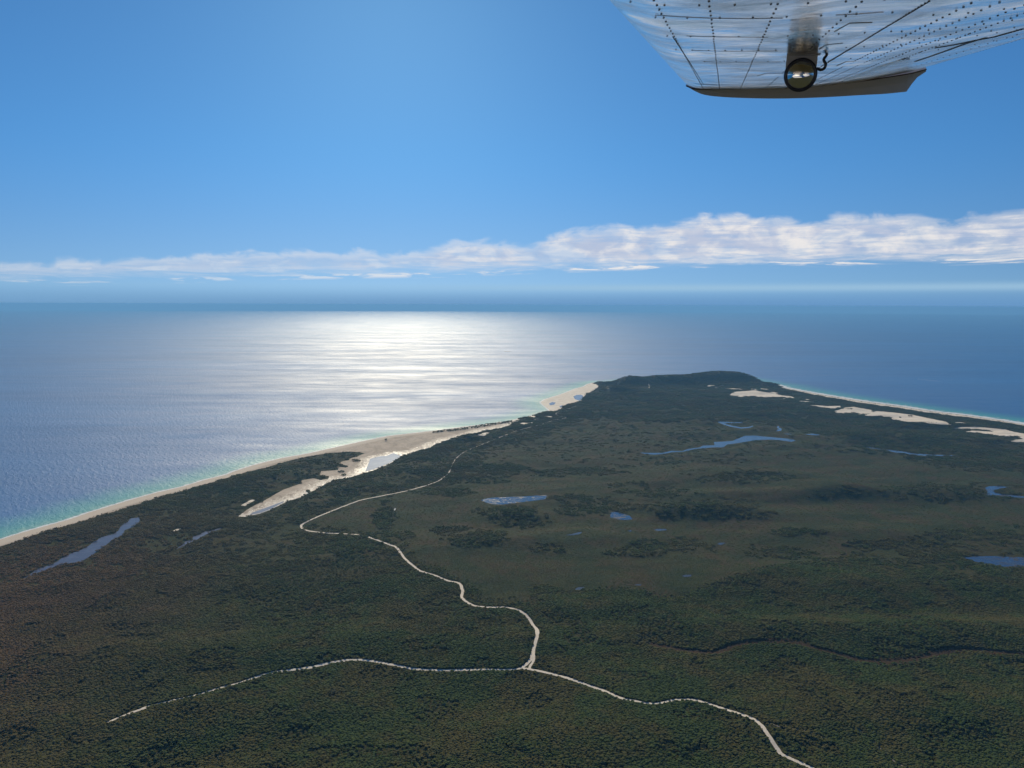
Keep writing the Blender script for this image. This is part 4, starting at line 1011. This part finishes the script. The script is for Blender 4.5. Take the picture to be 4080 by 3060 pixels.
# dark joint line between skin and tip
V = []
for k in range(n):
    a = uc[k]; V += [a - D * .003 - N * .0005, a - D * .003 - N * .006, a + D * .012 - N * .006, a + D * .012]
ff = [(k * 4 + q_, k * 4 + q_ + 1, k * 4 + q_ + 5, k * 4 + q_ + 4) for k in range(n - 1) for q_ in range(3)]
wlink("tip_joint", V, ff, simple("joint", (0.06, 0.035, 0.025), .7), False)
# mirror bracket
cM, sM = on_wing(3195, 219); LM = LT - sM
def pm(x, y, dL=0.0): return on_perp(x, y, LM - dL) * 1.0 + ORG
ctr = (3189, 299); out_px = [(3259, 212), (3256, 250), (3250, 290)]
for k in range(17):
    a = math.radians(5 + 170 * k / 16); out_px.append((ctr[0] + 60 * math.cos(a), ctr[1] + 57 * math.sin(a)))
out_px += [(3129, 290), (3132, 250), (3137, 212)]
n = len(out_px); V = [pm(x, y) for x, y in out_px] + [pm(x, y) + D * .005 for x, y in out_px]
bm = bmesh.new(); vs = [bm.verts.new(tuple(np.array(q_) - np.array(plane.location))) for q_ in V]
bm.faces.new(vs[:n]); bm.faces.new(vs[n:][::-1])
for k in range(n): bm.faces.new((vs[k], vs[(k + 1) % n], vs[n + (k + 1) % n], vs[n + k]))
bmesh.ops.recalc_face_normals(bm, faces=bm.faces); me = bpy.data.meshes.new("mirror_bracket"); bm.to_mesh(me); bm.free(); brk = link("mirror_bracket", me, mat_brk, plane)
# bracket foot under the skin
P0 = [pm(3126, 217), pm(3266, 217)]; V = []
for a in P0: V += [a + N * .004, a - D * .028 + N * .004, a - D * .028 - N * .002, a - N * .003]
wlink("bracket_foot", V, [(0, 1, 5, 4), (1, 2, 6, 5), (2, 3, 7, 6), (3, 0, 4, 7), (0, 3, 2, 1), (4, 5, 6, 7)], mat_brk, False)
# convex mirror and rim
cc = pm(*ctr) - D * .004; ex = pm(ctr[0] + 10, ctr[1]) - pm(*ctr); ex /= np.linalg.norm(ex); ey = np.cross(D, ex); rm = 49.5 / F * LM / (px_dir(*ctr)[0] @ D)
V, ff = [cc - D * .016], []
for i_ in range(1, 13):
    r_ = rm * i_ / 12
    for k in range(40):
        a = k * math.pi / 20; V.append(cc + (ex * math.cos(a) + ey * math.sin(a)) * r_ - D * .016 * (1 - (i_ / 12) ** 2))
F3 = [(0, 1 + k, 1 + (k + 1) % 40) for k in range(40)]; F4 = [(1 + (i_ - 1) * 40 + k, 1 + i_ * 40 + k, 1 + i_ * 40 + (k + 1) % 40, 1 + (i_ - 1) * 40 + (k + 1) % 40) for i_ in range(1, 12) for k in range(40)]
bm = bmesh.new(); vs = [bm.verts.new(tuple(np.array(q_) - np.array(plane.location))) for q_ in V]
for f_ in F3 + F4: bm.faces.new([vs[a] for a in f_])
bmesh.ops.recalc_face_normals(bm, faces=bm.faces); me = bpy.data.meshes.new("mirror"); bm.to_mesh(me); bm.free()
for p_ in me.polygons: p_.use_smooth = True
mir = link("mirror", me, mat_mirror, brk)
V = []
for k in range(48):
    a = k * math.pi / 24
    for j_ in range(8):
        b = j_ * math.pi / 4; V.append(cc + (ex * math.cos(a) + ey * math.sin(a)) * (rm + .0052 * math.cos(b)) - D * (.0055 * math.sin(b) + .001))
ff = [(k * 8 + j_, ((k + 1) % 48) * 8 + j_, ((k + 1) % 48) * 8 + (j_ + 1) % 8, k * 8 + (j_ + 1) % 8) for k in range(48) for j_ in range(8)]
wlink("mirror_rim", V, ff, mat_rim, True, brk)
# the cabin behind the photographer: white body with a blue stripe under the wing root
mat_body, t, out = new_mat("body_paint"); zc = t.sep(t.new('ShaderNodeTexCoord').outputs['Object'])[2]
princ(t, out, Base_Color=t.mix(t.math('MULTIPLY', t.smooth(zc, -.62, -.60), t.smooth(zc, -.38, -.40)), (0.75, 0.75, 0.74), (0.02, 0.06, 0.30)), Roughness=.25)
V, nb = [], 32
Uh = U.copy(); Uh[2] = 0; Uh /= np.linalg.norm(Uh); Dh = D.copy(); Dh[2] = 0; Dh /= np.linalg.norm(Dh); Zh = np.array([0, 0, 1.0])
bc = -Dh * 1.35 - Zh * .42; xs_ = np.linspace(-3.2, 5.0, 24)
for x_ in xs_:
    k_ = 1 - max(0, (-x_ - 1.4) / 1.9) ** 2 * .75 - max(0, (x_ - 1.2) / 4.4) * .7
    for j_ in range(nb):
        a = j_ * 2 * math.pi / nb; ca, sa = math.cos(a), math.sin(a); q_ = (abs(ca) ** 3 + abs(sa) ** 3) ** (-1 / 3)
        V.append(bc + Uh * x_ + Dh * ca * q_ * .66 * k_ + Zh * sa * q_ * .72 * k_)
ff = [(i_ * nb + j_, i_ * nb + (j_ + 1) % nb, (i_ + 1) * nb + (j_ + 1) % nb, (i_ + 1) * nb + j_) for i_ in range(len(xs_) - 1) for j_ in range(nb)]
fu = link("fuselage", mesh_np("fuselage", np.array(V), ff, True), mat_body, plane); fu.location = ORG - np.array(plane.location)
# tie-down hook
path = smooth_poly(np.array([(3296, 212), (3292, 222), (3282, 238), (3290, 256), (3284, 272), (3270, 278), (3254, 272)], float), 4); pts = [pm(x, y) for x, y in path]; V = []
for k, q_ in enumerate(pts):
    tq = pts[min(k + 1, len(pts) - 1)] - pts[max(k - 1, 0)]; tq /= np.linalg.norm(tq); a1 = np.cross(tq, D); a1 /= np.linalg.norm(a1)
    for j_ in range(8):
        b = j_ * math.pi / 4; V.append(q_ + (a1 * math.cos(b) + D * math.sin(b)) * .0042)
ff = [(k * 8 + j_, k * 8 + (j_ + 1) % 8, (k + 1) * 8 + (j_ + 1) % 8, (k + 1) * 8 + j_) for k in range(len(pts) - 1) for j_ in range(8)]
wlink("tie_down_hook", V, ff, mat_rim, True)

# ------------------------------------------------------------------ haze
mh = bpy.data.materials.new("haze"); mh.use_nodes = True; t = NT(mh.node_tree); t.n.clear(); out = t.new('ShaderNodeOutputMaterial')
pv = t.new('ShaderNodeVolumePrincipled'); pv.inputs['Color'].default_value = (0.22, 0.55, 1.0, 1); pv.inputs['Density'].default_value = 2.15e-5; pv.inputs['Anisotropy'].default_value = 0.2
t.l.new(pv.outputs[0], out.inputs['Volume'])
def hbox(b):
    R_ = SEA_R + 2500; z0, z1 = -10.0, HC + 6; box(b, (0, 0, (z0 + z1) / 2), (2 * R_, 2 * R_, z1 - z0))
tag(bm_obj("haze", hbox, mh), kind='stuff')
